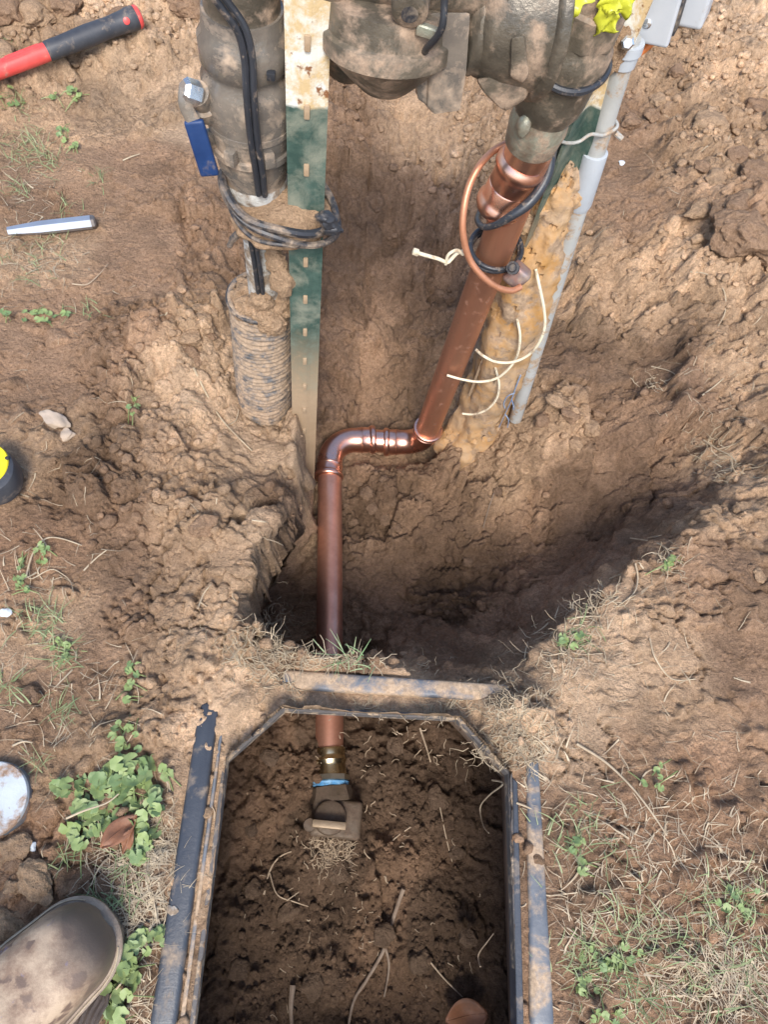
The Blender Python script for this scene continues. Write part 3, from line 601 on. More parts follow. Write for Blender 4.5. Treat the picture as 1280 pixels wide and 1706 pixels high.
mk('lock_wing', *lathe(PZ(516, 1374, zc + .034), PZ(516, 1374, zc + .042), [(0, .0085), (.5, .009), (1, .008)], 20), M['valve_dark'], bv)

# ------------------------------------------------------------------ posts
def tpost(name, loc, top, lean_to, rotz, label, z_white, z_mud, width=.035, stud_up=.02):
    """steel T post: studded flange, stem behind"""
    loc = np.array(loc, float); axis_ = nrm(np.array(lean_to) - loc); L = top
    X_ = np.array((math.cos(rotz), math.sin(rotz), 0)); X_ = nrm(X_ - axis_ * (X_ @ axis_)); Y_ = np.cross(axis_, X_)
    t = thing(name, loc, label, 'fence post', 'steel T posts beside the pipes')
    mat = post_mat(name + '_paint', z_white, z_mud, 0)
    w2 = width / 2
    prof = [(-w2, 0), (-w2, -.0028), (-w2 * .45, -.0034), (-w2 * .16, -.0046), (w2 * .16, -.0046), (w2 * .45, -.0034), (w2, -.0028), (w2, 0), (.0022, .0012), (.0016, .030), (-.0016, .030), (-.0022, .0012)]
    N = 60; Vv = []; Fv = []; n = len(prof)
    for i in range(N + 1):
        c = loc + axis_ * (L * i / N)
        for x, y in prof: Vv.append(c + X_ * x + Y_ * y)
    for i in range(N):
        for k in range(n): Fv.append((i * n + k, i * n + (k + 1) % n, (i + 1) * n + (k + 1) % n, (i + 1) * n + k))
    Fv.append(tuple(range(n))[::-1]); Fv.append(tuple(N * n + k for k in range(n)))
    o = mk('flange', Vv, Fv, mat, t, smooth=False)
    R = Matrix((X_, Y_, axis_)).transposed()
    base_ = None; s = stud_up
    while s < L - .02:
        c = loc + axis_ * s - Y_ * .0058
        if base_ is None:
            base_ = mk('stud', *bevel_box((0, 0, 0), (.0050, .0028, .0125), R, .0013, 2), mat, o, origin=(0, 0, 0)); base_.location = Vector(c - loc)
            base_.data.transform(Matrix.Translation(ORG[t]))
        else:
            k = base_.copy(); COL.objects.link(k); k.parent = o; k.location = Vector(c - loc)
        s += .0560
    return t
p0 = PY(506, 838, .566); p1 = PY(513, 0, .556)
tl = tpost('steel_post', p0, 1.02, p1, math.radians(4), 'steel T post with rusty white top and green middle standing beside the blue-handled valve', .434 - p0[2], .085 - p0[2], .0345, .03)
mk('mud_patch', *blob(PY(511, 462, .5605) , (.0150, .0030, .016), 4, .30, 2.2, 33), M['clod'], tl)
q0, q1 = PY(800, 640, .69), PY(1012, 100, .672)
tr = tpost('steel_post', q0, .80, q1, math.radians(143), 'green steel T post with worn white top leaning beside the grey conduit', PY(985, 165, .68)[2] - q0[2], .22 - q0[2], .036, .02)

# ------------------------------------------------------------------ left riser, ball valve and sleeve
LX, LY = -.103, .577
def lp(z, dx=0, dy=0): return np.array((LX - .026 * (.45 - z) * .55 + dx, LY + .004 + dy, z))
lv = thing('ball_valve', lp(.12), 'muddy bronze ball valve with blue lever handle standing left of the rusty white post', 'valve')
vbody = mk('valve_body', *lathe(lp(.318), lp(.492), [(0, .024), (.05, .0285), (.14, .030), (.20, .031), (.24, .0335), (.36, .0345), (.40, .0365), (.42, .0365), (.47, .0375), (.60, .0395), (.70, .0385), (.735, .0345), (.76, .0345), (.78, .0375), (.88, .0375), (.91, .034), (1, .0315)], 40), M['bronze_wet'], lv)
for z_, r_ in ((.377, .0372), (.4005, .0382)):
    mk('clamp_band', *lathe(lp(z_ - .004), lp(z_ + .004), [(0, r_ - .002), (.15, r_), (.85, r_), (1, r_ - .002)], 40), M['bronze_wet'], vbody)
for ang, z_ in ((-110, .388), (-62, .388), (-155, .388)):
    a = math.radians(ang); c = lp(z_) + np.array((math.cos(a), math.sin(a), 0)) * .0385
    mk('bolt_lug', *bevel_box(c, (.012, .010, .014), Matrix.Rotation(a, 3, 'Z'), .002, 2), M['bronze_wet'], vbody)
mk('paste_smear', *lathe(lp(.327), lp(.345), [(0, .0288), (.3, .0305), (.7, .0308), (1, .0298)], 32), M['white_smear'], lv)
top = lp(.49)
el = [top + np.array((0, 0, k * .006 - .004)) for k in range(3)] + [top + np.array((.045 - .045 * math.cos(a), 0.004 * a, .012 + .045 * math.sin(a))) for a in np.linspace(.15, 1.5, 9)] + [top + np.array((.075, .012, .058))]
mk('elbow', *sweep(el, .0295, 28), M['bronze'], lv)
mk('lower_pipe', *sweep([lp(.325), lp(.1)], .0175, 28), M['white_smear'], lv)
# stem boss, nut and blue lever
bo = lp(.418) + np.array((-.034, -.012, 0)); nt_ = PY(318, 152, .552)
sboss = mk('stem_boss', *lathe(bo, nt_ + np.array((.004, .002, -.002)), [(0, .017), (.4, .0145), (.42, .011), (1, .010)], 20), M['bronze_wet'], lv)
nut = mk('stem_nut', *lathe(nt_ + np.array((.006, .002, -.004)), nt_ + np.array((-.006, -.004, .004)), [(0, .0085), (.1, .0098), (.8, .0098), (1, .007)], 6), M['zinc'], sboss, smooth=False)
s0, s1 = PY(312, 158, .545), PY(334, 205, .540)
strip = catmull([PY(309, 148, .548), PY(308, 172, .543), PY(318, 195, .541), PY(330, 212, .540)], 6)
larm = mk('lever_arm', *sweep(strip, .0055, 10, squash=((0.5, -1, .2), .35)), M['bronze_wet'], lv)
h0, h1 = PY(322, 200, .540), PY(350, 292, .535); ax_ = nrm(h1 - h0); X_ = nrm(np.cross(ax_, np.array((0, -1., .35)))); Y_ = np.cross(ax_, X_)
R_ = Matrix((X_, Y_, ax_)).transposed(); bl = np.linalg.norm(h1 - h0)
mk('lever_grip', *bevel_box((h0 + h1) / 2, (.0165, .0055, bl), R_, .0024, 3), M['blue_handle'], larm)
# heat cable (flat twin cable) down the front of the valve
def twin(name, pix, parent, mat, r=.0029, gap=.0029, n=8):
    P = [PY(u, v, y) for u, v, y in pix]; P = catmull(P, n); A_, B_ = [], []
    for i, p in enumerate(P):
        d = nrm(P[min(i + 1, len(P) - 1)] - P[max(i - 1, 0)]); s = nrm(np.cross(d, ray(640, 400))); A_.append(p + s * gap); B_.append(p - s * gap)
    return mk(name, *join(sweep(A_, r, 8), sweep(B_, r, 8)), mat, parent)
hcb = thing('heat_cable', lp(.2, 0, -.04), 'flat black heating cable running down the front of the blue-handled valve', 'cable')
twin('cable', [(345, -30, .53), (375, 10, .533), (402, 50, .535), (414, 100, .534), (417, 160, .532), (423, 230, .535), (432, 290, .540), (436, 325, .545)], hcb, M['black_cable'])
twin('cable', [(420, 395, .55), (427, 435, .555), (434, 488, .562)], hcb, M['black_cable'], .0026, .0026)
tie = [lp(.463) + np.array((math.cos(a), math.sin(a), -.05 * math.cos(a))) * .0352 for a in np.linspace(0, 2 * math.pi, 40, endpoint=False)]
ctie = mk('cable_tie', *sweep(tie, .0021, 8, closed=True), M['black_cable'], hcb)
kn = lp(.461) + np.array((.024, -.032, 0)); mk('tie_head', *bevel_box(kn, (.007, .006, .006), None, .001, 2), M['black_cable'], ctie)
# corrugated sleeve
s_lo, s_hi = np.array((-.125, .590, -.085)), np.array((-.113, .592, .160)); prof = []
NR = 32
for i in range(NR * 6 + 1):
    t = i / (NR * 6); prof.append((t, .0375 + .0013 * math.cos(t * NR * 2 * math.pi) + .0004 * math.sin(t * 97)))
prof += [(1.0, .0395), (1.006, .0398), (1.02, .0398), (1.026, .039), (1.026, .0345), (1.0, .0342), (.9, .034)]
slv = thing('corrugated_sleeve', s_lo, 'black ribbed plastic sleeve caked with mud around the foot of the left riser', 'pipe sleeve')
Vs, Fs = lathe(s_lo, s_hi, prof, 48, caps=False); Vs = np.array(Vs); Vs += (.0019 * fbm(Vs * 45, 3, 7))[:, None] * nrm(np.array((.3, -1, 0)))
mk('ribbed_wall', Vs, Fs, M['corrugated'], slv)
rg = [s_hi + np.array((math.cos(a) * .0385, math.sin(a) * .0385, .004)) for a in np.linspace(0, 2 * math.pi, 40, endpoint=False)]
mk('top_ring', *sweep(rg, .0032, 10, closed=True), M['black_rubber'], slv)
df = thing('dirt_plug', s_hi + np.array((0, 0, -.04)), 'cracked dry dirt packed into the open top of the ribbed sleeve', 'dirt')
for k, (dx, dy, dz, r, sd_) in enumerate(((-.019, -.004, .0, .017, 1), (-.012, -.02, .002, .017, 2), (.006, -.024, .006, .021, 3), (.02, -.016, .010, .018, 4), (.012, .012, .0, .022, 5), (-.018, .016, -.006, .017, 6), (.017, -.032, .0, .016, 8), (.006, -.028, .030, .013, 9))):
    mk('lump', *blob(s_hi + np.array((dx, dy, dz)), (r, r * .9, r * 1.05), 4, .22, 2.4, sd_), M['clod'], df)
for k, (u, v, y, r) in enumerate(((462, 440, .56, .012), (470, 470, .555, .014), (455, 425, .565, .010))):
    mk('lump', *blob(PY(u, v, y), (r * .9, r * .6, r * 1.3), 3, .25, 2.2, 20 + k), M['clod'], df)
# mud sling of black plastic tied round riser and post
sl_ = thing('mud_sling', PY(478, 400, .545), 'torn black plastic strip holding dried mud tied round the riser and the post', 'plastic wrap')
cmd = np.array((-.080, .565, .312))
Vb, Fb = blob(cmd, (.050, .040, .024), 5, .10, 2.6, 31); Vb[:, 2] += -.22 * (Vb[:, 0] - cmd[0]) * 0 - .012 * np.clip((Vb[:, 0] - cmd[0]) / -.05, -1, 1) * 0
mk('dried_mud', Vb, Fb, M['clod'], sl_)
def loop(c, rx, ry, tilt, wob, seed, n=36, tx=0.0):
    o = []
    for a in np.linspace(0, 2 * math.pi, n, endpoint=False):
        o.append(np.array(c) + np.array((rx * math.cos(a), ry * math.sin(a), tilt * math.cos(a) + tx * math.sin(a) + wob * math.sin(3 * a + seed) + wob * .6 * math.sin(5 * a + 2 * seed))))
    return catmull(o, 3, True)
for c, rx, ry, ti, tx, r in (((-.079, .565, .333), .053, .040, -.016, .004, .0042), ((-.078, .565, .326), .055, .042, -.022, .006, .0035), ((-.077, .564, .313), .051, .041, -.010, .0, .0024)):
    mk('plastic_strip', *sweep(loop(c, rx, ry, ti, .0025, rx * 90, tx=tx), r, 8, closed=True), M['black_rubber'], sl_)
kp = PY(548, 372, .535)
for k in range(3): mk('knot', *blob(kp + np.array((.003 * k - .003, 0, .006 - .006 * k)), (.009, .007, .006), 3, .25, 2, 40 + k), M['black_rubber'], sl_)
tl_ = [PY(412, 372, .55), PY(398, 388, .55), PY(388, 398, .55), PY(382, 410, .55)]
mk('loose_end', *sweep(catmull(tl_, 5), [.005] * 5 + [.004] * 6 + [.003] * 5, 8), M['black_rubber'], sl_)

# ------------------------------------------------------------------ backflow preventer body
bp_ = thing('backflow_preventer', PY(720, 40, .58) + np.array((0, 0, -.06)), 'muddy bronze backflow preventer body hanging above the hole between both valves', 'backflow preventer')
yb = .585
cL, cR = PY(480, -60, yb), PY(930, -40, yb); cL[2] = cR[2] = .535
mk('main_body', *lathe(cL, cR, [(0, .028), (.12, .030), (.14, .036), (.2, .036), (.22, .032), (.5, .036), (.78, .034), (.8, .04), (.9, .04), (1, .034)], 36), M['bronze'], bp_)
# left check bonnet: banded cone hanging down
f0, f1_ = PY(652, -8, .572), PY(640, 152, .562)
Vc, Fc = lathe(f0, f1_, [(0, .040), (.02, .047), (.30, .0475), (.33, .051), (.36, .0515), (.52, .051), (.55, .0485), (.58, .046), (.80, .031), (.93, .0215), (.97, .018), (1, .012)], 40)
mk('check_bonnet', Vc, Fc, M['bronze'], bp_)
g0, g1 = PY(590, 20, .60), PY(575, 128, .60); mk('drain_elbow', *lathe(g0, g1, [(0, .03), (.6, .026), (.9, .017), (1, .01)], 20), M['bronze'], bp_)
ss0, ss1 = PY(684, 0, .535), PY(683, 24, .522)
bs_ = mk('screw_boss', *lathe(ss0 + np.array((0, .02, .006)), ss1, [(0, .014), (.75, .0135), (.95, .0125), (1, .010)], 24), M['bronze'], bp_)
mk('screw_hole', *lathe(ss1 + nrm(ss0 - ss1) * .001, ss1 + nrm(ss1 - ss0) * .0006, [(0, .006), (1, .006)], 16), M['gasket'], bs_, smooth=False)
mk('band_screw', *bevel_box(PY(712, 52, .527), (.016, .006, .008), Matrix.Rotation(math.radians(12), 3, 'Y'), .001, 1), M['bronze_green'], bp_)
# relief valve: wedge block
def hexa(front, back, mat, name, parent, bev=.003):
    bm = bmesh.new(); n = len(front); a = [bm.verts.new(tuple(p)) for p in front]; b = [bm.verts.new(tuple(p)) for p in back]
    bm.faces.new(a); bm.faces.new(b[::-1])
    for i in range(n): bm.faces.new((a[i], b[i], b[(i + 1) % n], a[(i + 1) % n]))
    bmesh.ops.recalc_face_normals(bm, faces=list(bm.faces)); bmesh.ops.bevel(bm, geom=list(bm.edges), offset=bev, segments=2, profile=.6, affect='EDGES')
    bm.verts.index_update(); V_ = [tuple(v.co) for v in bm.verts]; F_ = [tuple(v.index for v in f.verts) for f in bm.faces]; bm.free()
    return autosmooth(mk(name, V_, F_, mat, parent), 45)
hexa([PY(u, v, .545) for u, v in ((716, 20), (786, 20), (779, 120), (768, 186), (724, 192), (712, 178), (716, 120))], [PY(u, v, .578) + np.array((-.008, 0, 0)) for u, v in ((716, 30), (780, 30), (772, 120), (758, 160), (716, 166), (706, 155), (706, 110))], M['bronze_wet'], 'relief_valve', bp_)
hexa([PY(u, v, .548) for u, v in ((694, 70), (722, 60), (722, 150), (714, 178), (696, 165), (692, 130))], [PY(u, v, .57) for u, v in ((694, 70), (722, 60), (722, 150), (714, 172), (696, 160), (692, 130))], M['bronze_wet'], 'relief_cheek', bp_, .002)
# right bell with rim
r0, r1 = PY(782, 20, .578), PY(906, 14, .592)
mk('bell', *lathe(r0, r1, [(0, .030), (.03, .036), (.1, .043), (.35, .0495), (.62, .054), (.80, .0565), (.82, .0605), (.86, .0625), (.95, .0625), (.98, .060), (1, .054)], 48), M['bronze'], bp_)
hexa([PY(u, v, .545) for u, v in ((792, 130), (880, 120), (878, 165), (846, 186), (836, 184), (806, 155))], [PY(u, v, .575) for u, v in ((792, 130), (890, 110), (890, 150), (850, 176), (838, 176), (806, 150))], M['bronze'], 'bell_foot', bp_, .004)
hexa([PY(u, v, .530) for u, v in ((852, 62), (874, 58), (882, 122), (872, 140), (850, 128))], [PY(u, v, .56) for u, v in ((848, 62), (884, 58), (888, 126), (872, 144), (846, 130))], M['bronze'], 'rib', bp_, .003)
mk('web', *blob(PY(800, 60, .56), (.012, .016, .032), 3, .15, 2, 50), M['bronze'], bp_)
bc = thing('bleed_cable', PY(738, 20, .52), 'thin black cable hooked over the front of the backflow preventer', 'cable')
mk('cable', *sweep(catmull([PY(744, -40, .515), PY(741, 0, .515), (PY(738, 40, .512)), PY(728, 62, .515), PY(712, 80, .524), PY(704, 92, .54)], 6), .0026, 10), M['black_cable'], bc)

# ------------------------------------------------------------------ right-hand valve
rv0, rv1 = PY(884, 240, .636), PY(985, -10, .632); axr = nrm(rv1 - rv0); LR = np.linalg.norm(rv1 - rv0)
rv = thing('shutoff_valve', rv0, 'patinated bronze shutoff valve wrapped in yellow tape above the copper riser', 'valve')
mk('valve_body', *lathe(rv0 - axr * .003, rv1, [(.27, .028), (.30, .0295), (.34, .0325), (.40, .034), (.60, .0355), (.64, .0375), (.74, .0375), (.78, .0345), (.82, .0345)], 36), M['bronze'], rv)
mk('union', *lathe(rv0 - axr * .003, rv1, [(0, .0235), (.02, .0258), (.12, .0275), (.18, .029), (.24, .0275), (.28, .0275)], 36), M['bronze_green'], rv)
mk('hex_nut', *lathe(rv0 + axr * LR * .80, rv1, [(0, .0345), (.05, .037), (.9, .037), (1, .034)], 8), M['bronze'], rv, smooth=False)
topr = rv1; el = [topr + axr * (.01 * k - .01) for k in range(3)] + [topr + axr * .012 + np.array((-.045 + .045 * math.cos(a), 0, .045 * math.sin(a))) for a in np.linspace(.2, 1.5, 8)]
mk('elbow', *sweep(el, .031, 24), M['bronze'], rv)
for k, (u, v) in enumerate(((862, 150), (873, 210), (920, 60), (985, 40))):
    mk('lug', *blob(PY(u, v, .612), (.007, .007, .011), 2, .15, 2, 60 + k), M['bronze_green'], rv)
# cast figures on the body: two small rings and bars
for u, v in ((960, 102), (972, 100), (958, 112), (971, 111)):
    c = PY(u, v, .6005); mk('cast_mark', *sweep([c + np.array((math.cos(a) * .0022, 0, math.sin(a) * .0028)) for a in np.linspace(0, 2 * math.pi, 12, endpoint=False)], .0008, 5, closed=True), M['bronze_green'], rv)
# rubber strap
cs = rv0 + axr * LR * .62; u_ = nrm(np.cross(axr, np.array((0, 1, 0)))); w_ = np.cross(axr, u_)
st = thing('rubber_strap', cs, 'black ribbed rubber strap cinched round the right-hand valve', 'strap')
mk('band', *sweep([cs + (u_ * math.cos(a) + w_ * math.sin(a)) * .0385 + axr * .004 * math.cos(2 * a) for a in np.linspace(0, 2 * math.pi, 40, endpoint=False)], .0034, 8, closed=True), M['black_cable'], st)
mk('buckle', *bevel_box(PY(918, 72, .60), (.013, .010, .016), Matrix.Rotation(.3, 3, 'Y'), .003, 2), M['black_cable'], st)
mk('strap_tail', *sweep(catmull([PY(920, 78, .597), PY(924, 96, .593), PY(917, 120, .592), PY(910, 145, .594)], 6), .0035, 8), M['black_cable'], st)
# yellow tape
def ribbon(pix, wid, parent, mat, seed, y, n=8, name='tape_strip'):
    P = catmull([PY(u, v, y + dy) for u, v, dy in pix], n); rngs = np.random.RandomState(seed); V_ = []; F_ = []; m_ = 7
    for i, p in enumerate(P):
        d = nrm(P[min(i + 1, len(P) - 1)] - P[max(i - 1, 0)]); s = nrm(np.cross(d, ray(900, 40))); t = nrm(np.cross(s, d))
        ww = wid * (1 + .18 * math.sin(i * .9 + seed))
        for j in range(m_):
            f = (j / (m_ - 1) - .5); V_.append(p + s * ww * f + t * (.0022 * math.sin(f * 7 + i * .4 + seed) + .0012 * math.sin(i * 1.1 + j)))
    for i in range(len(P) - 1):
        for j in range(m_ - 1): F_.append((i * m_ + j, i * m_ + j + 1, (i + 1) * m_ + j + 1, (i + 1) * m_ + j))
    o = mk(name, V_, F_, mat, parent); so = o.modifiers.new('t', 'SOLIDIFY'); so.thickness = .0006; return o
yt = thing('caution_tape', PY(960, 20, .59), 'torn yellow caution tape wrapped round the top of the right-hand valve', 'tape')
ribbon([(925, -40, 0), (928, -5, -.002), (932, 20, -.002), (918, 44, .0)], .021, yt, M['yellow_tape'], 3, .572)
ribbon([(905, 5, .0), (930, 12, -.008), (958, -6, -.004), (985, -30, .0)], .020, yt, M['yellow_tape'], 8, .572)
ribbon([(1030, -30, 0), (1018, 2, -.004), (1012, 28, -.003), (1010, 54, 0)], .017, yt, M['yellow_tape'], 5, .598)
ribbon([(1005, 10, .0), (1030, 2, -.004), (1054, 14, .0)], .014, yt, M['yellow_tape'], 6, .598)
ribbon([(905, 62, .01), (914, 84, .012), (915, 104, .012), (909, 122, .014)], .011, yt, M['yellow_tape'], 7, .575)

# ------------------------------------------------------------------ grey conduit with enclosure
cb, ct = G(868, 668), PY(1050, 62, .672); cb = PZ(868, 668, -.105)
cd_ = thing('pvc_conduit', cb, 'thin grey plastic conduit rising from the soil to the electrical box', 'conduit')
cdir_ = nrm(ct - cb)
mk('conduit_pipe', *sweep([cb - cdir_ * .05, cb + (ct - cb) * .5, ct], .0105, 24), M['pvc'], cd_)
k0, k1 = PY(993, 250, .672), PY(962, 342, .672)
def online(u, v):      # nearest point on the conduit to a line of sight
    r = nrm(ray(u, v)); w0 = cb - CPOS; b_ = cdir_ @ r; d_ = cdir_ @ w0; e_ = r @ w0; s = (b_ * e_ - d_) / (1 - b_ * b_); return cb + cdir_ * s
k0, k1 = online(990, 252), online(963, 345)
mk('coupling', *lathe(k0, k1, [(0, .0112), (.01, .0134), (.04, .0136), (.9, .0133), (1, .0112)], 28), M['pvc_coupling'], cd_)
k2, k3 = online(1052, 70), online(1040, 108); mk('box_adapter', *lathe(k2, k3, [(0, .015), (.4, .015), (.45, .0135), (1, .0125)], 24), M['pvc_coupling'], cd_)
eb = thing('electrical_box', PY(1110, 30, .70), 'pale grey weatherproof electrical box on top of the conduit', 'electrical box')
RB = Matrix.Rotation(math.radians(-24), 3, 'Z') @ Matrix.Rotation(math.radians(-8), 3, 'Y')
cbx = PY(1107, -62, .69); 
fcov = mk('front_cover', *bevel_box(cbx, (.046, .010, .125), RB, .003, 3), M['enclosure'], eb)
off = RB @ Vector((.0, .017, .002)); mk('gasket', *bevel_box(Vector(cbx) + RB @ Vector((.003, .012, .003)), (.044, .018, .118), RB, .002, 2), M['gasket'], eb)
mk('back_box', *bevel_box(Vector(cbx) + RB @ Vector((.014, .035, .004)), (.062, .032, .118), RB, .004, 3), M['enclosure'], eb)
for dz in (-.045, .045): mk('cover_screw', *lathe(Vector(cbx) + RB @ Vector((.0, -.004, dz)), Vector(cbx) + RB @ Vector((0, -.0068, dz)), [(0, .004), (.7, .004), (1, .003)], 14), M['zinc'], fcov)
oc = thing('orange_cord', PY(1080, 90, .70), 'bright orange cord end poking out beneath the electrical box', 'cord')
mk('cord', *sweep(catmull([PY(1058, 92, .69), PY(1072, 82, .694), PY(1086, 70, .70), PY(1098, 58, .71), PY(1110, 40, .725), PY(1120, 10, .74)], 6), .0042, 12), M['orange'], oc)
# clamp and tie wire on the conduit
tw = thing('tie_wire', online(1003, 212), 'pale wire loop tying the leaning green post to the grey conduit', 'wire')
a0 = online(1003, 210)
mk('wire', *sweep(catmull([PY(926, 232, .655), PY(945, 238, .648), PY(965, 236, .645), PY(985, 224, .65), a0 + np.array((0, -.013, 0)), a0 + np.array((.013, -.003, .004)), a0 + np.array((.005, .012, .004)), a0 + np.array((-.012, .006, .004))], 7), .0017, 8), M['pvc'], tw)
mk('twist', *sweep([a0 + np.array((.012, -.008, 0)), a0 + np.array((.020, -.010, -.004))], .0028, 8), M['pvc'], tw)
mb = thing('conduit_clamp', online(1047, 86), 'muddy metal clamp with a bolt under the grey electrical box', 'clamp')
mk('strap', *blob(online(1042, 88) + np.array((-.012, -.01, .006)), (.010, .008, .020), 3, .3, 2.3, 71), M['clod'], mb); mk('bolt', *lathe(PY(1046, 70, .655), PY(1047, 72, .645), [(0, .006), (.8, .006), (1, .004)], 6), M['zinc'], mb, smooth=False)

# mud covered foam along post foot and conduit
fo = thing('foam_lagging', PZ(800, 700, -.2), 'crumbling mud-covered foam lagging stained ochre between copper riser and conduit', 'insulation')
path = [PY(962, 250, .685), PY(938, 312, .675), PY(915, 370, .672), PY(886, 450, .674), PY(854, 545, .682), PY(826, 625, .69), PZ(796, 700, -.2), PZ(765, 750, -.28)]
rad = [.008, .021, .027, .033, .039, .043, .046, .046]
pp = catmull(path, 16); rr = np.interp(np.linspace(0, 7, len(pp)), range(8), rad)
Vf, Ff = sweep(pp, rr, 56); Vf = np.array(Vf); cen = np.repeat(np.array(pp), 56, 0)
dirv = Vf - cen; dirv /= np.linalg.norm(dirv, axis=1)[:, None] + 1e-9
rdg = np.abs(fbm(Vf * 26, 4, 111)); Vf = Vf + dirv * (.008 * fbm(Vf * np.array((26, 26, 12)), 4, 113) - .007 * sstep(.05, .0, rdg) + .0020 * fbm(Vf * 100, 4, 117))[:, None]
mk('crust', Vf, Ff, M['mud_ochre'], fo)
for k, (u, v, y, r) in enumerate(((960, 335, .66, .009), (840, 520, .672, .012), (815, 590, .68, .013), (880, 375, .665, .010), (800, 640, .69, .013), (905, 350, .66, .008))):
    mk('flake', *blob(PY(u, v, y), (r, r * .6, r * 1.2), 3, .35, 2.4, 80 + k), M['mud_ochre'], fo)
# same ochre mud on the foot of the left post
fm = thing('post_mud', PZ(512, 830, -.27), 'ochre mud crust clinging to the foot of the rusty-topped post', 'mud')
pp = catmull([PY(504, 650, .572), PY(500, 710, .575), PY(497, 780, .578), PY(494, 850, .582)], 20); Vf, Ff = sweep(pp, np.interp(np.linspace(0, 1, len(pp)), [0, .25, 1], [.006, .0165, .019]), 40); Vf = np.array(Vf)
cen = np.repeat(np.array(pp), 40, 0); dirv = Vf - cen; dirv /= np.linalg.norm(dirv, axis=1)[:, None] + 1e-9
Vf = Vf + dirv * (.004 * fbm(Vf * 28, 4, 131) + .0018 * fbm(Vf * 120, 3, 133))[:, None]
mk('crust', Vf, Ff, M['mud_ochre'], fm)

# ------------------------------------------------------------------ wires on the riser
def wire(name, pix, r, mat, parent, n=8, seg=10): return mk(name, *sweep(catmull([PY(*p) for p in pix], n), r, seg), mat, parent)
def on_riser(u, v):
    r = nrm(ray(u, v)); w0 = A - CPOS; b_ = dr @ r; d_ = dr @ w0; e_ = r @ w0; return A + dr * ((b_ * e_ - d_) / (1 - b_ * b_))
gw = thing('ground_wire', PY(845, 480, .62), 'bare copper ground wire looping round the riser to a clamp', 'wire')
wire('wire', [(850, 236, .665), (822, 252, .66), (800, 275, .64), (782, 310, .625), (773, 350, .61), (772, 390, .60), (782, 430, .595), (802, 458, .59), (828, 478, .592), (852, 484, .598), (868, 478, .605)], .0037, M['copper_wire'], gw, 8, 12)
gc = thing('ground_clamp', PY(862, 455, .62), 'tarnished copper ground clamp with dark bolt head beside the riser', 'clamp')
R_ = Matrix.Rotation(math.radians(30), 3, 'Y') @ Matrix.Rotation(math.radians(-15), 3, 'Z')
clb = mk('clamp_body', *bevel_box(PY(862, 458, .617), (.024, .018, .026), R_, .005, 3), wmat('tarnished_clamp', (.34, .19, .15), .45, .6, base2=(.30, .25, .24), s2=50, dirt=(.3, .22, .15), cov=.3, ds=60), gc)
mk('bolt_head', *lathe(PY(856, 447, .612), PY(854, 446, .602), [(0, .0075), (.7, .0075), (.75, .005), (1, .004)], 10), M['gasket'], clb)
bcab = thing('black_wire', on_riser(800, 410), 'thick black cable coiled twice round the copper riser', 'cable')
ur = nrm(np.cross(dr, np.array((0, 1, 0)))); wr = np.cross(dr, ur)
c_ = on_riser(818, 415)
pts = [c_ + (ur * math.cos(a) * 1.12 + wr * math.sin(a) * 1.05) * .0262 + dr * (.005 * math.cos(a + 2.4)) for a in np.linspace(0, 2 * math.pi, 30, endpoint=False)]
mk('coil', *sweep(pts, .0032, 10, closed=True), M['black_cable'], bcab)
pts = [c_ + (ur * math.cos(a) * 1.16 + wr * math.sin(a) * 1.12) * .0262 + dr * (.004 * math.cos(a + 2.0) + .0056) for a in np.linspace(0, 2 * math.pi, 30, endpoint=False)]
mk('coil', *sweep(pts, .0028, 10, closed=True), M['black_cable'], bcab)
c2_ = on_riser(845, 356); pts = []
for a in np.linspace(math.radians(-205), math.radians(40), 26):
    t = (a - math.radians(-205)) / math.radians(245); pts.append(c2_ + (ur * math.cos(a) + wr * math.sin(a)) * .0278 + dr * (-.006 + .024 * t * t))
wd = -wr if (wr[1] > 0) else wr
path = catmull([PY(800, 352, .65), PY(796, 366, .628), PY(806, 378, .612), PY(828, 374, .604), PY(855, 358, .603), PY(880, 340, .608), PY(900, 316, .618), PY(914, 288, .63), PY(920, 255, .645), PY(930, 215, .665)], 6)
mk('lead', *sweep(path, np.interp(np.linspace(0, 1, len(path)), [0, .3, .55, 1], [.0032, .0036, .0058, .0048]), 12), M['black_cable'], bcab)

# zip ties and strings
def small(name, pix, r, mat, label, cat, grp=None, n=8, extra=None, taper=False):
    P = catmull([PY(*p) for p in pix], n); t = thing(name, P[0], label, cat, grp)
    rr = np.linspace(r, r * .6, len(P)) if taper else r
    mk('strand', *sweep(P, rr, 8), mat, t); return t
zt = small('zip_tie', [(692, 420, .60), (712, 426, .60), (730, 431, .60), (745, 437, .602), (752, 432, .604), (762, 422, .606), (774, 418, .61)], .0021, M['cream'], 'knotted white cable tie sticking out left of the riser', 'cable tie')
mk('tie_head', *bevel_box(PY(693, 420, .60), (.007, .006, .006), Matrix.Rotation(.3, 3, 'Y'), .0012, 2), M['cream'], zt)
mk('loop', *sweep(catmull([PY(743, 440, .602), PY(748, 424, .6), PY(762, 417, .602), PY(772, 424, .604)], 6), .0019, 8), M['cream'], zt)
small('cable_tail', [(893, 448, .64), (900, 480, .628), (907, 515, .62), (908, 545, .615), (898, 572, .61), (880, 592, .61), (855, 603, .61), (828, 603, .612), (806, 593, .615), (793, 582, .62)], .0019, M['cream'], 'longest cream cable tail, curving up against the grey conduit', 'cable tail', 'cream cable tails on the mud crust')
small('cable_tail', [(862, 530, .640), (867, 560, .632), (863, 590, .628), (850, 612, .625), (828, 630, .625), (800, 636, .625), (770, 632, .628), (745, 625, .632)], .0019, M['cream'], 'cream cable tail pointing left across the copper riser', 'cable tail', 'cream cable tails on the mud crust')
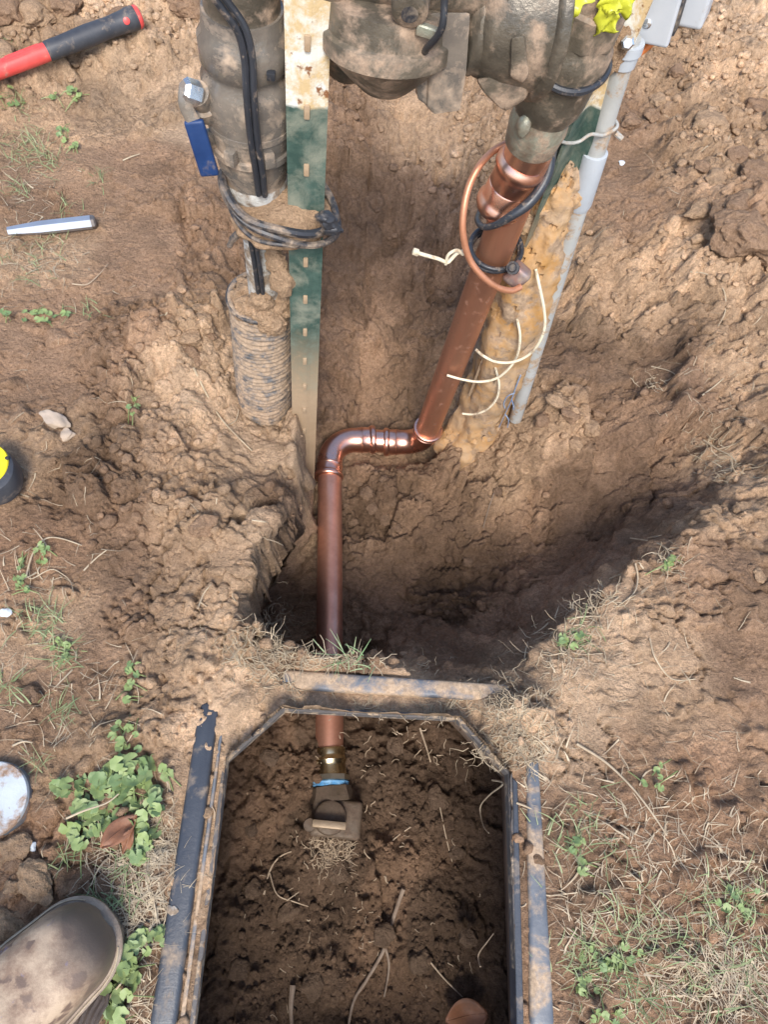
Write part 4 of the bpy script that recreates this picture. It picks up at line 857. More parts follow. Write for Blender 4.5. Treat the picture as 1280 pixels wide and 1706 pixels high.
small('cable_tail', [(826, 613, .642), (832, 640, .636), (828, 664, .632), (812, 682, .63), (790, 690, .632), (771, 689, .636)], .0018, M['cream'], 'lowest and shortest cream cable tail on the mud crust', 'cable tail', 'cream cable tails on the mud crust')
bt = small('blue_string', [(868, 625, .645), (860, 645, .645), (852, 668, .648), (842, 690, .65), (832, 712, .655)], .0011, M['blue_string'], 'frayed blue string end at the foot of the conduit', 'string', taper=True)
for pix in ([(853, 665, .648), (856, 676, .646), (856, 682, .646)], [(858, 655, .646), (846, 660, .645), (840, 672, .646), (842, 680, .647)], [(842, 690, .65), (848, 700, .648), (846, 712, .65)]):
    mk('fray', *sweep(catmull([PY(*p) for p in pix], 5), .001, 6), M['blue_string'], bt)

# ------------------------------------------------------------------ tools
def gp(u, v, lift): p = G(u, v); return np.array((p[0], p[1], p[2] + lift))
h_end, h_mid, h_far = PZ(236, 71, .028), PZ(88, 117, .024), PZ(-12, 152, .02)
zg = max(zat(*h_end[:2]), zat(*h_mid[:2])); 
for q in (h_end, h_mid, h_far): q[2] = zat(q[0], q[1]) * .3 + zg * .7 + .011
hm = thing('hammer', h_mid, 'red and black hammer handle lying on the ground at the upper left', 'hammer')
ax = nrm(h_mid - h_end); LH = np.linalg.norm(h_mid - h_end)
grp_ = mk('grip', *lathe(h_end - ax * .0, h_mid, [(0, .0165), (.02, .0182), (.09, .0182), (.12, .0170), (.3, .0155), (.55, .0166), (.8, .0152), (.97, .0150), (1, .0142)], 28), M['grip_black'], hm)
mk('butt_cap', *lathe(h_end - ax * .008, h_end + ax * .001, [(0, .010), (.2, .0152), (.5, .0176), (1, .0176)], 28), M['red_plastic'], hm)
bc_ = h_end + ax * .018 + nrm(CPOS - h_end) * .0176; mk('badge', *lathe(bc_ - nrm(CPOS - h_end) * .002, bc_ + nrm(CPOS - h_end) * .0008, [(0, .0055), (.8, .0055), (1, .004)], 16), M['red_plastic'], grp_)
h_head = h_mid + ax * .17
shf = mk('shaft', *lathe(h_mid - ax * .002, h_head, [(0, .0136), (.05, .0140), (.4, .0134), (.62, .0126), (.64, .0145), (.7, .0145), (1, .0125)], 28), M['red_plastic'], hm)
sdv = nrm(np.cross(ax, np.array((0, 0, 1)))); upv = np.cross(sdv, ax)
for k in (-1, 0, 1):
    d_ = nrm(upv + sdv * .5 * k); mk('groove', *sweep([h_mid + ax * .008 + d_ * .0135, h_mid + ax * .065 + d_ * .0133], .0011, 6), M['red_plastic'], shf)
mk('head', *lathe(h_head + sdv * .06, h_head - sdv * .06, [(0, .014), (.04, .0165), (.18, .0165), (.24, .013), (.4, .016), (.6, .016), (.8, .011), (1, .006)], 24), M['steel'], hm)
c0_, c1_ = G(160, 380), G(16, 392); zz = max(c0_[2], c1_[2], zat(*((c0_ + c1_) / 2)[:2])) + .0075; c0_[2] = c1_[2] = zz
ch = thing('cold_chisel', c0_, 'shiny steel chisel lying on bare dirt at the left', 'chisel')
R8 = 6
mk('shank', *lathe(c0_, c1_, [(0, .0082), (.02, .0098), (.55, .0098), (.62, .0098), (1, .0062)], R8), M['steel'], ch, smooth=False)
mk('struck_end', *lathe(c0_ + nrm(c0_ - c1_) * .0025, c0_ + nrm(c1_ - c0_) * .004, [(0, .008), (.3, .0098), (1, .0102)], R8), M['steel_worn'], ch, smooth=False)
# tape measure
tm = G(-6, 806); tm[2] += .0
t = thing('tape_measure', tm, 'yellow and black tape measure lying on the dirt at the left edge', 'tape measure')
def squircle(c, r, n, m_=40, pw=2.6, z=0.0, rot=.25):
    o = []
    for k in range(m_):
        a = 2 * math.pi * k / m_; x = math.copysign(abs(math.cos(a)) ** (2 / pw), math.cos(a)) * r; y = math.copysign(abs(math.sin(a)) ** (2 / pw), math.sin(a)) * r
        o.append((c[0] + x * math.cos(rot) - y * math.sin(rot), c[1] + x * math.sin(rot) + y * math.cos(rot), c[2] + z))
    return o
def stack(levels, c, pw=2.4, m_=44):
    V_ = []; F_ = []
    for r, z in levels: V_ += squircle(c, r, 0, m_, pw, z)
    for i in range(len(levels) - 1):
        for k in range(m_): F_.append((i * m_ + k, i * m_ + (k + 1) % m_, (i + 1) * m_ + (k + 1) % m_, (i + 1) * m_ + k))
    F_.append(tuple(range(m_))[::-1]); F_.append(tuple((len(levels) - 1) * m_ + k for k in range(m_))); return V_, F_
cm = tm + np.array((-.0, 0, 0))
mk('rubber_case', *stack([(.028, 0), (.032, .002), (.0335, .010), (.0335, .026), (.031, .0325), (.026, .035)], cm, 2.2), M['grip_black'], t)
Vy = []; cy_ = cm + np.array((-.0045, .006, 0)); mk('yellow_face', *stack([(.0295, .028), (.0295, .0355), (.0285, .0368), (.022, .0375)], cy_, 2.1), M['yellow_plastic'], t)
sp = PZ(11, 763, tm[2] + .0375); sp = np.array((sp[0], sp[1], tm[2] + .0372)); mk('screw', *lathe(sp - np.array((0, 0, .001)), sp + np.array((0, 0, .0012)), [(0, .0024), (.8, .0024), (1, .0018)], 12), M['gasket'], t)
# white cap at the lower left edge
wc = G(-12, 1334)
t = thing('pipe_cap', wc, 'round white dirt-smeared cap set in the ground at the left edge', 'cap')
mk('cap_rim', *lathe(wc + np.array((0, 0, -.03)), wc + np.array((0, 0, .006)), [(0, .037), (.9, .0383), (1, .0375)], 48), M['cap_side'], t)
mk('cap_face', *lathe(wc + np.array((0, 0, .002)), wc + np.array((0, 0, .0115)), [(0, .0372), (.7, .0376), (.95, .0366), (1, .035)], 48), M['white_paint'], t)

# ------------------------------------------------------------------ work boot
toe = PZ(184, 1528, .02); heel_dir = nrm((PZ(34, 1668, .02) - toe) * np.array((1, 1, 0)))
sidev = np.array((-heel_dir[1], heel_dir[0], 0)); gz = zat(*toe[:2])
bt_ = thing('work_boot', np.array((toe[0], toe[1], gz)), 'worn tan leather work boot toe with dark scuffs and blue stains', 'boot')
m, ntb, bb = newmat('worn_leather'); Lk = ntb.links; tcn = ntb.nodes.new('ShaderNodeTexCoord'); co = tcn.outputs['Object']
n1 = noise_node(ntb, co, 30, 8, .72); n2 = noise_node(ntb, co, 60, 3, .5, .4); n3 = noise_node(ntb, co, 45, 4, .6); n4 = noise_node(ntb, co, 420, 4, .7); 
c1 = mixc(ntb, ramp(ntb, n1.outputs[0], .42, .60).outputs[0], (.50, .375, .26), (.27, .18, .12))
c1 = mixc(ntb, ramp(ntb, n2.outputs[0], .56, .63).outputs[0], c1, (.17, .115, .085))
mpb = ntb.nodes.new('ShaderNodeMapping'); mpb.inputs['Location'].default_value = (.3, .1, .2); Lk.new(co, mpb.inputs[0]); n5 = noise_node(ntb, mpb.outputs[0], 48, 5, .7, .5)
c1 = mixc(ntb, ramp(ntb, n5.outputs[0], .62, .72).outputs[0], c1, (.20, .19, .36))
# dark wet toe: distance along the foot
dotn = ntb.nodes.new('ShaderNodeVectorMath'); dotn.operation = 'DOT_PRODUCT'; Lk.new(co, dotn.inputs[0]); dotn.inputs[1].default_value = tuple(heel_dir)
ad_ = ntb.nodes.new('ShaderNodeMath'); ad_.operation = 'MULTIPLY_ADD'; Lk.new(n3.outputs[0], ad_.inputs[0]); ad_.inputs[1].default_value = .03; Lk.new(dotn.outputs['Value'], ad_.inputs[2])
mrn = ntb.nodes.new('ShaderNodeMapRange'); mrn.inputs[1].default_value = .062; mrn.inputs[2].default_value = .030; Lk.new(ad_.outputs[0], mrn.inputs[0])
c1 = mixc(ntb, mrn.outputs[0], c1, (.115, .085, .066))
sz_ = ntb.nodes.new('ShaderNodeSeparateXYZ'); Lk.new(co, sz_.inputs[0]); az_ = ntb.nodes.new('ShaderNodeMath'); az_.operation = 'MULTIPLY_ADD'; Lk.new(n3.outputs[0], az_.inputs[0]); az_.inputs[1].default_value = .03; Lk.new(sz_.outputs[2], az_.inputs[2])
mz_ = ntb.nodes.new('ShaderNodeMapRange'); mz_.inputs[1].default_value = .066; mz_.inputs[2].default_value = .048; Lk.new(az_.outputs[0], mz_.inputs[0])
c1 = mixc(ntb, mz_.outputs[0], c1, (.15, .108, .08)); Lk.new(c1, bb.inputs['Base Color']); bb.inputs['Roughness'].default_value = .5
bpn = ntb.nodes.new('ShaderNodeBump'); bpn.inputs['Strength'].default_value = .3; bpn.inputs['Distance'].default_value = .0015; Lk.new(n4.outputs[0], bpn.inputs['Height']); Lk.new(bpn.outputs[0], bb.inputs['Normal'])
leather = m
def halfw(s):        # half width of the boot along its length (s in metres from the toe)
    if s < .045: return .040 * (1 - (1 - max(s, 0) / .045) ** 2.3) ** (1 / 2.3)
    return np.interp(s, [0, .004, .012, .024, .045, .075, .11, .16, .21, .26, .285, .297, .30], [.0, .019, .029, .035, .040, .043, .0435, .040, .036, .036, .032, .02, .0])
def boot_pt(s, x, z): return np.array((toe[0], toe[1], gz)) + heel_dir * s + sidev * x + np.array((0, 0, z))
def outline(grow, z):
    S = np.concatenate([[0, .0004, .0012, .0025, .0045, .007, .010, .014, .019, .025], np.linspace(.032, .28, 24), [.29, .297, .3]])
    Q = [(s, halfw(s)) for s in S] + [(s, -halfw(s)) for s in S[-2:0:-1]]; n = len(Q); out = []
    for i in range(n):
        a, b = np.array(Q[i - 1]), np.array(Q[(i + 1) % n]); d = nrm(b - a); o = np.array((-d[1], d[0])); out.append(boot_pt(Q[i][0] + o[0] * grow, Q[i][1] + o[1] * grow, z))
    return out
def looped(levels):
    V_ = []; F_ = []; n = None
    for g_, z in levels: o = outline(g_, z); n = len(o); V_ += o
    for i in range(len(levels) - 1):
        for k in range(n): F_.append((i * n + k, i * n + (k + 1) % n, (i + 1) * n + (k + 1) % n, (i + 1) * n + k))
    F_.append(tuple(range(n))[::-1]); F_.append(tuple((len(levels) - 1) * n + k for k in range(n))); return V_, F_
mk('sole', *looped([(.000, -.004), (.0035, .0), (.0035, .018), (.002, .0205)]), wmat('dirty_sole', (.09, .075, .06), .7, dirt=(.3, .22, .15), cov=.4, ds=60, bump=.4), bt_)
wlt = mk('welt', *looped([(.0045, .0195), (.0055, .021), (.0055, .0245), (.003, .0265), (-.012, .0275)]), wmat('leather_welt', (.20, .145, .105), .6, base2=(.34, .27, .2), s2=70, bump=.5, bs=180), bt_)
Su = np.concatenate([[.0006, .0016, .003, .0055, .009, .013, .018, .025], np.linspace(.032, .298, 44)]); NT = 26; Vu = []; Fu = []
for s in Su:
    hgt = np.interp(s, [0, .004, .012, .025, .045, .075, .10, .13, .16, .30], [.006, .020, .034, .045, .052, .058, .066, .082, .104, .112]); ww = halfw(s) + .0005
    for k in range(NT + 1):
        a = math.pi * k / NT; ex = .55; x = math.copysign(abs(math.cos(a)) ** ex, math.cos(a)) * ww; z = .025 + abs(math.sin(a)) ** .75 * hgt
        Vu.append(boot_pt(s, x, z))
for i in range(len(Su) - 1):
    for k in range(NT): Fu.append((i * (NT + 1) + k, i * (NT + 1) + k + 1, (i + 1) * (NT + 1) + k + 1, (i + 1) * (NT + 1) + k))
Vu = np.array(Vu); Vu[:, 2] += .0012 * fbm(Vu * 35, 3, 141)
mk('upper', Vu, Fu, leather, bt_)
sh0, sh1 = boot_pt(.225, 0, .10), boot_pt(.235, 0, .27)
mk('shaft', *lathe(sh0, sh1, [(0, .044), (.2, .047), (.6, .052), (.97, .056), (1, .054), (1, .050), (.2, .044)], 32, caps=False), leather, bt_)
st_ = [boot_pt(s, halfw(s) + .0035, .0272) for s in np.linspace(.006, .12, 40)]
mk('stitching', *sweep(st_, .0007, 5), M['straw'], wlt); mk('stitching', *sweep([boot_pt(s, -halfw(s) - .0035, .0272) for s in np.linspace(.006, .16, 50)], .0007, 5), M['straw'], wlt)
# folded brown trouser cloth beside the boot
cf = wmat('ribbed_brown_cloth', (.15, .115, .095), .9, base2=(.11, .085, .07), s2=40, bump=.6, bs=500, stretch=(1, .15, 1))
tc_ = thing('webbing_strap', PZ(130, 1690, .01), 'dark brown ribbed webbing strap lying against the side of the boot', 'strap')
Pw = [PZ(u, v, z) for u, v, z in ((176, 1622, .012), (160, 1650, .020), (142, 1680, .028), (128, 1712, .034), (112, 1745, .036))]; Vw = []; Fw = []
Pw = catmull(Pw, 6)
for i, p in enumerate(Pw):
    d = nrm(Pw[min(i + 1, len(Pw) - 1)] - Pw[max(i - 1, 0)]); s = nrm(np.cross(d, np.array((0, 0, 1)))); wv = .030 * min(1, .15 + i / 9)
    for k in range(13): f = k / 12 - .5; Vw.append(p + s * f * wv + np.array((0, 0, -.020 * max(f, 0) + .0011 * math.cos(k * math.pi))))
for i in range(len(Pw) - 1):
    for k in range(12): Fw.append((i * 13 + k, i * 13 + k + 1, (i + 1) * 13 + k + 1, (i + 1) * 13 + k))
o = mk('webbing', Vw, Fw, cf, tc_); so = o.modifiers.new('t', 'SOLIDIFY'); so.thickness = .002

# ------------------------------------------------------------------ loose soil, stones, plants, litter
def zatv(x, y):
    i = np.clip(np.searchsorted(XS, x) - 1, 0, NX - 2); j = np.clip(np.searchsorted(YS, y) - 1, 0, NY - 2)
    a = np.clip((x - XS[i]) / (XS[i + 1] - XS[i]), 0, 1); b = np.clip((y - YS[j]) / (YS[j + 1] - YS[j]), 0, 1)
    return (HG[j, i] * (1 - a) + HG[j, i + 1] * a) * (1 - b) + (HG[j + 1, i] * (1 - a) + HG[j + 1, i + 1] * a) * b
def Gv(u, v):
    u = np.asarray(u, float); v = np.asarray(v, float); Rr = (CM @ np.stack([u - CX, -(v - CY), np.full_like(u, -FPX)]) / FPX).T
    t = np.full(len(u), .45); done = np.zeros(len(u), bool); st = .012
    for _ in range(170):
        p = CPOS + Rr * (t + st)[:, None]; hit = p[:, 2] < zatv(p[:, 0], p[:, 1]); done |= hit; t = np.where(done, t, t + st)
        if done.all(): break
    lo, hi = t, t + st
    for _ in range(10):
        m_ = (lo + hi) / 2; p = CPOS + Rr * m_[:, None]; b = p[:, 2] < zatv(p[:, 0], p[:, 1]); hi = np.where(b, m_, hi); lo = np.where(b, lo, m_)
    p = CPOS + Rr * hi[:, None]; p[:, 2] = zatv(p[:, 0], p[:, 1]); return p
rs = np.random.RandomState(7)
# crumbs: many small lumps, too small and too many to count
def crumbs(name, P, R, subd, label, bright=1.0):
    V0, F0 = ico(subd); n = len(P); nv = len(V0)
    vr = [V0 * (1 + .34 * fbm(V0 * 1.7 + 9.1 * k, 2, 200 + k))[:, None] for k in range(16)]
    vr = np.array(vr); pick = rs.randint(0, 16, n); ang = rs.rand(n) * 6.283; tl_ = rs.randn(n) * .5
    B = vr[pick] * (R[:, None] * np.stack([.8 + .5 * rs.rand(n), .8 + .5 * rs.rand(n), .55 + .4 * rs.rand(n)], 1))[:, None, :]
    c, s_ = np.cos(tl_)[:, None], np.sin(tl_)[:, None]; y, z = B[..., 1] * c - B[..., 2] * s_, B[..., 1] * s_ + B[..., 2] * c
    c, s_ = np.cos(ang)[:, None], np.sin(ang)[:, None]; x2, y2 = B[..., 0] * c - y * s_, B[..., 0] * s_ + y * c
    Vv = np.stack([x2, y2, z], -1) + (P + np.stack([0 * R, 0 * R, R * .32], 1))[:, None, :]
    Fv = (F0[None] + (np.arange(n) * nv)[:, None, None]).reshape(-1, 3)
    me = bpy.data.meshes.new(name); me.vertices.add(n * nv); me.vertices.foreach_set('co', Vv.ravel()); me.loops.add(Fv.size); me.loops.foreach_set('vertex_index', Fv.ravel().astype(np.int32))
    me.polygons.add(len(Fv)); me.polygons.foreach_set('loop_start', (np.arange(len(Fv)) * 3).astype(np.int32)); me.polygons.foreach_set('use_smooth', np.ones(len(Fv), bool)); me.update(calc_edges=True)
    i = np.clip(np.searchsorted(XS, P[:, 0]) - 1, 0, NX - 2); j = np.clip(np.searchsorted(YS, P[:, 1]) - 1, 0, NY - 2)
    cc = CG[j, i] * (bright * (.85 + .4 * rs.rand(n)))[:, None]; cc = np.repeat(cc, nv, 0)
    at = me.attributes.new('col', 'FLOAT_COLOR', 'POINT'); at.data.foreach_set('color', np.hstack([cc, np.ones((len(cc), 1))]).ravel().astype(np.float32))
    me.materials.append(M['crumb']); o = bpy.data.objects.new(name, me); COL.objects.link(o); return tag(o, label, kind='stuff')
N0 = 80000
x = rs.uniform(-.72, .9, N0); y = rs.uniform(-.2, 1.6, N0); cm_ = region(x, y)[:, 3]; od = oct_sd(x, y)
dens = np.clip(cm_ - .12, 0, 1) ** 1.4 * (.35 + .65 * sstep(-.2, .5, vnoise(np.stack([x * 13, y * 13, 0 * x], 1), 301))); dens = np.where(od < 0, .55, dens); dens = np.where((od > 0) & (od < .05), dens * .5, dens)
keep = rs.rand(N0) < dens * .9; x, y = x[keep], y[keep]
Rr_ = .0013 + .0058 * rs.rand(len(x)) ** 3.0 + np.where(rs.rand(len(x)) < .05, .005 * rs.rand(len(x)), 0)
Rr_ = np.where(oct_sd(x, y) < .0, .0011 + (Rr_ - .0013) * .6, Rr_); P = np.stack([x, y, zatv(x, y)], 1); big = Rr_ > .0032

crumbs('soil_crumbs', P[~big], Rr_[~big], 1, 'small loose crumbs of dry soil scattered over the dig'); crumbs('soil_crumbs', P[big], Rr_[big], 2, 'pea sized loose lumps of dry soil over the dig', 1.05)
# clods one can pick out
def clod(u, v, w_, h_, mat, seed, sub=4, flat=.7, ang=0.0, amp=.22, lift=.15):
    p = G(u, v); sc = np.linalg.norm(p - CPOS) / FPX; r = np.array((w_ * sc, h_ * sc * 1.15, min(w_, h_) * sc * flat))
    o = mk('dirt_clod', *blob(p + np.array((0, 0, r[2] * lift)), r, sub, amp, 1.7, seed, Matrix.Rotation(ang, 3, 'Z'), 5, 11), mat); return o
CL = [
 ([(1240, 395, 42, 46), (1208, 360, 24, 26), (1172, 352, 17, 26), (1232, 345, 30, 20), (1262, 300, 34, 22), (1180, 210, 20, 22), (1262, 290, 8, 8), (1150, 240, 14, 12), (1195, 300, 18, 14), (1140, 292, 14, 10), (1170, 280, 11, 15), (1100, 172, 14, 12), (1225, 262, 22, 15), (1270, 420, 26, 22), (1250, 330, 14, 12), (1085, 195, 12, 10), (1050, 205, 12, 14), (1210, 395, 14, 20), (1265, 180, 18, 14), (1130, 120, 12, 10)], 'clod_brown', 'brown lump of dug soil on the heap at the upper right', 'clods on the upper right heap'),
 ([(320, 12, 36, 30), (60, 28, 34, 24), (30, 52, 20, 16), (110, 10, 26, 18), (10, 95, 18, 22), (150, 45, 16, 12), (200, 25, 18, 12), (85, 62, 18, 14), (300, 45, 10, 8), (18, 20, 24, 22)], 'clod', 'dry lump of soil on the heap beyond the hammer', 'clods behind the hammer'),
 ([(314, 565, 22, 26), (336, 535, 20, 13), (352, 560, 9, 7), (330, 515, 9, 8), (355, 520, 12, 6), (316, 590, 14, 16), (346, 548, 11, 9), (360, 575, 12, 10), (328, 600, 8, 10), (340, 605, 6, 6)], 'clod', 'pale crumbly clod on the bank left of the ribbed sleeve', 'clods beside the ribbed sleeve'),
 ([(330, 845, 13, 20), (342, 875, 20, 24), (318, 880, 10, 18), (265, 848, 22, 10), (300, 825, 11, 9), (285, 840, 13, 10), (365, 850, 22, 20), (240, 830, 10, 8), (345, 905, 18, 14), (262, 828, 9, 8)], 'clod', 'lump of soil on the left rim of the hole', 'clods on the left rim'),
 ([(1165, 846, 20, 9), (1192, 850, 9, 8), (1238, 850, 14, 12), (1222, 838, 9, 14), (1210, 845, 11, 8), (1265, 960, 14, 8), (1255, 950, 9, 7)], 'clod', 'dry clod on the rim at the right edge', 'clods on the right rim'),
 ([(60, 1472, 34, 20), (10, 1545, 22, 38), (28, 1440, 14, 12), (20, 1480, 12, 12), (20, 1415, 26, 24), (12, 1492, 12, 12), (28, 1525, 9, 8)], 'clod', 'flat cracked clod between the white cap and the boot', 'clods near the boot'),
 ([(612, 822, 14, 11), (655, 838, 12, 10), (620, 848, 12, 10), (590, 870, 10, 9), (640, 862, 10, 14), (700, 830, 10, 8), (575, 840, 9, 8), (660, 880, 10, 8), (780, 935, 10, 9), (600, 805, 12, 7), (640, 800, 9, 7), (830, 820, 10, 8), (760, 800, 10, 9)], 'clod_damp_shade', 'damp clod, coloured darker for shade, on the floor of the hole beside the copper pipe', 'clods on the hole floor'),
 ([(565, 1455, 22, 16), (730, 1330, 20, 14), (480, 1520, 16, 12), (640, 1560, 18, 14), (420, 1480, 14, 12), (760, 1420, 16, 12), (700, 1600, 18, 14), (520, 1640, 18, 16), (400, 1620, 16, 14), (620, 1290, 16, 12), (660, 1240, 16, 12), (450, 1260, 14, 12), (780, 1560, 16, 12), (590, 1380, 12, 10), (420, 1380, 12, 10)], 'clod_dark', 'dark damp clod on the soil inside the box', 'clods inside the box'),
 ([(950, 690, 22, 14), (985, 715, 16, 14), (925, 668, 16, 10), (905, 700, 18, 12), (880, 730, 14, 10), (960, 740, 14, 10), (1000, 690, 14, 12)], 'clod', 'sandy clod on the mound at the foot of the conduit', 'clods by the conduit foot'),
]
k = 0
for lst, mt, lab, grp in CL:
    names = {}
    for word, f in (('largest', lambda a: -a[2] * a[3]), ('topmost', lambda a: a[1]), ('lowest', lambda a: -a[1]), ('leftmost', lambda a: a[0]), ('rightmost', lambda a: -a[0]), ('smallest', lambda a: a[2] * a[3])):
        i = min((j for j in range(len(lst)) if j not in names), key=lambda j: f(lst[j]), default=None)
        if i is not None and f(lst[i]) == min(f(a) for a in lst): names[i] = word + ' '
    for j, a in enumerate(lst):
        k += 1; o = clod(*a, M[mt if k % 3 else {'clod': 'clod_brown', 'clod_brown': 'clod', 'clod_dark': 'clod_dark', 'clod_damp_shade': 'clod_damp_shade'}[mt]], 400 + k, 5 if a[2] > 24 else 4, .75, (k * 1.7) % 3, .2); tag(o, names.get(j, 'middling ') + lab, 'clod', grp)
for (u, v, a, b, an, lab) in ((92, 700, 25, 13, -.5, 'larger pale wedge-shaped stone on bare dirt at the left'), (110, 726, 15, 9, .7, 'smaller pale stone touching the wedge-shaped one')):
    o = clod(u, v, a, b, M['stone'], 77 + a, 3, .7, an, .2, .4); o.name = 'stone'; tag(o, lab, 'stone')
o = clod(54, 1412, 5, 6, M['white_paint'], 81, 3, .8); o.name = 'pebble'; tag(o, 'tiny white pebble on dirt below the white cap', 'pebble')
o = clod(1037, 272, 5, 4, M['white_paint'], 82, 3, .8); o.name = 'pebble'; tag(o, 'tiny white chip on bare soil right of the conduit coupling', 'pebble')
o = clod(10, 1021, 10, 6, M['white_paint'], 83, 3, .5); o.name = 'pebble'; tag(o, 'flat white chip at the left edge beside grass tufts', 'pebble')

# round-leaved weeds: every leaf its own piece
def leafmesh(seed, mat):
    r = np.random.RandomState(seed); n = 18; V_ = [(0, 0, -.12)]; F_ = []
    for k in range(n + 1):
        a = math.radians(18) + math.radians(324) * k / n; q = 1 + .07 * math.sin(k * 2 * math.pi / 3) + .04 * r.randn(); V_.append((q * math.sin(a), -q * math.cos(a), .10 * math.cos(3 * a + seed) + .10 * r.rand()))
    for k in range(n + 1):
        a = math.radians(18) + math.radians(324) * k / n; V_.append((.55 * math.sin(a), -.55 * math.cos(a) , .03 * math.cos(3 * a + seed)))
    for k in range(n):
        F_.append((1 + k, 2 + k, n + 3 + k, n + 2 + k)); F_.append((0, n + 2 + k, n + 3 + k))
    me = bpy.data.meshes.new('leaf'); me.from_pydata(V_, [], [f[::-1] for f in F_]); me.polygons.foreach_set('use_smooth', [True] * len(me.polygons)); me.materials.append(mat); return me
LM = [leafmesh(i, M[['leaf', 'leaf2', 'leaf3', 'leaf'][i % 4]]) for i in range(8)]
def weed(spots, label, size=(.0065, .0105), grp='round-leaved weeds', hmax=.022):
    P = Gv([s[0] for s in spots], [s[1] for s in spots]); c = P.mean(0); c[2] = zat(c[0], c[1])
    t = thing('round_leaved_weed', c, label, 'weed', grp); stems = []
    for p in P:
        h = rs.uniform(.003, hmax * .7); s = rs.uniform(*size) * (.80 if len(spots) > 40 else .72); o = bpy.data.objects.new('leaf', LM[rs.randint(8)]); COL.objects.link(o); o.parent = t
        up = h * (1 if rs.rand() > .3 else .4); o.location = Vector(p + np.array((0, 0, up)) - c); o.scale = (s, s, s); o.rotation_euler = (rs.randn() * .28, rs.randn() * .28, rs.rand() * 6.28)
        b = p + np.array((rs.randn() * .012, rs.randn() * .012, 0)); b[2] = zat(b[0], b[1]) - .001; stems.append(sweep([b, (b + p) / 2 + np.array((0, 0, up * .7)), p + np.array((0, 0, up - s * .1))], .0006, 4, caps=False))
    tag(mk('stems', *join(*stems), M['leaf2'], t), kind='stuff'); return t
def cluster(u, v, su, sv, n, ang=0.0):
    o = []
    while len(o) < n:
        a, b = rs.uniform(-1, 1, 2)
        if a * a + b * b < 1: o.append((u + a * su * math.cos(ang) - b * sv * math.sin(ang), v + a * su * math.sin(ang) + b * sv * math.cos(ang)))
    return o
weed(cluster(190, 1330, 82, 42, 62, .15) + cluster(225, 1290, 55, 24, 22) + cluster(150, 1385, 34, 28, 20) + cluster(235, 1400, 30, 30, 18) + cluster(110, 1310, 22, 12, 6), 'dense patch of round-leaved weed beside the box rail', (.0062, .0105))
weed(cluster(205, 1620, 26, 52, 34) + cluster(232, 1570, 22, 18, 9) + cluster(200, 1690, 22, 14, 8), 'round-leaved weed growing between the boot and the box rail', (.0058, .0095))
weed(cluster(265, 1560, 14, 16, 7), 'few round leaves poking out against the box rail above the boot', (.005, .008))
weed([(224, 668), (222, 690), (230, 682), (218, 686)], 'tiny bright seedling alone on the bank below the clods', (.0045, .0065))
weed([(215, 1146), (214, 1168), (208, 1160), (222, 1140)] + cluster(232, 1115, 18, 10, 5), 'small weed with a few leaves on the crumbly strip left of the box', (.0045, .007))
weed(cluster(40, 965, 14, 42, 12) + cluster(75, 925, 18, 16, 8), 'thin straggling weed under the bent straw at the left', (.0035, .0058))
weed(cluster(112, 165, 30, 12, 11) + cluster(25, 175, 25, 18, 6), 'green weed just below the red hammer shaft', (.006, .009))
weed(cluster(108, 228, 10, 14, 6) + cluster(125, 250, 8, 5, 4), 'small green sprout on dirt left of the blue handle', (.005, .008))
weed(cluster(60, 530, 60, 10, 16), 'flattened dusty weed on bare ground at the left', (.005, .008))
weed(cluster(105, 1085, 16, 20, 9), 'small weed mixed with grass on reddish dirt', (.004, .0065))
weed(cluster(210, 1230, 30, 28, 12), 'sparse little leaves above the dense weed patch', (.0045, .007))
weed(cluster(970, 1420, 26, 34, 12), 'small green weed nearest the right box rail', (.004, .0068))
weed(cluster(1015, 1590, 52, 24, 20) + cluster(975, 1640, 24, 14, 7), 'low weed patch in straw right of the box', (.004, .0068))
weed(cluster(1090, 1300, 30, 34, 6), 'scattered small leaves beside the long straw on the right', (.004, .0065))
weed(cluster(1230, 1500, 45, 22, 9), 'dusty weed near the lower right edge', (.004, .0068))
weed(cluster(1120, 938, 8, 7, 4) + cluster(1105, 950, 6, 5, 2), 'tiny pale weed on the right rim of the hole', (.005, .0075))
weed(cluster(948, 1068, 22, 16, 8), 'dark green weed on the rim right of the hole', (.0045, .0072))
weed(cluster(1010, 1690, 30, 10, 8), 'few bright leaves at the bottom edge right of the box', (.004, .006))

# grass and straw
def blades(P, L_, W_, lay, mats, name, label, az=None, kind='stuff', parent=None, curl=.5):
    V_ = []; F_ = []; n = len(P); az = rs.rand(n) * 6.283 if az is None else az
    for i in range(n):
        d = np.array((math.cos(az[i]), math.sin(az[i]), 0)); s = np.array((-d[1], d[0], 0)); l = L_[i]; e = lay[i]; cv = rs.randn() * curl; b0 = len(V_); p = P[i]; m_ = 4
        for k in range(m_ + 1):
            t = k / m_; a = e - 1.0 * t * t * (e > .3); q = p + d * (l * t * math.cos(e * (1 - .4 * t))) + s * (cv * l * t * t * .5) + np.array((0, 0, l * t * math.sin(e) * (1 - .45 * t)))
            if e <= .3: q[2] = max(zat(q[0], q[1]), p[2] - .01) + .0012 + l * t * math.sin(e)
            w2 = W_[i] * (1 - .75 * t) * .5; V_.append(q + s * w2); V_.append(q - s * w2 + np.array((0, 0, w2 * .5)))
        for k in range(m_): F_.append((b0 + 2 * k, b0 + 2 * k + 1, b0 + 2 * k + 3, b0 + 2 * k + 2))
    o = mk(name, V_, F_, mats, parent)
    if parent is None: tag(o, label, kind=kind)
    return o
def gpts(specs):
    U, Vv = [], []
    for u, v, su, sv, n in specs: U += list(u + rs.randn(n) * su); Vv += list(v + rs.randn(n) * sv)
    return Gv(U, Vv)
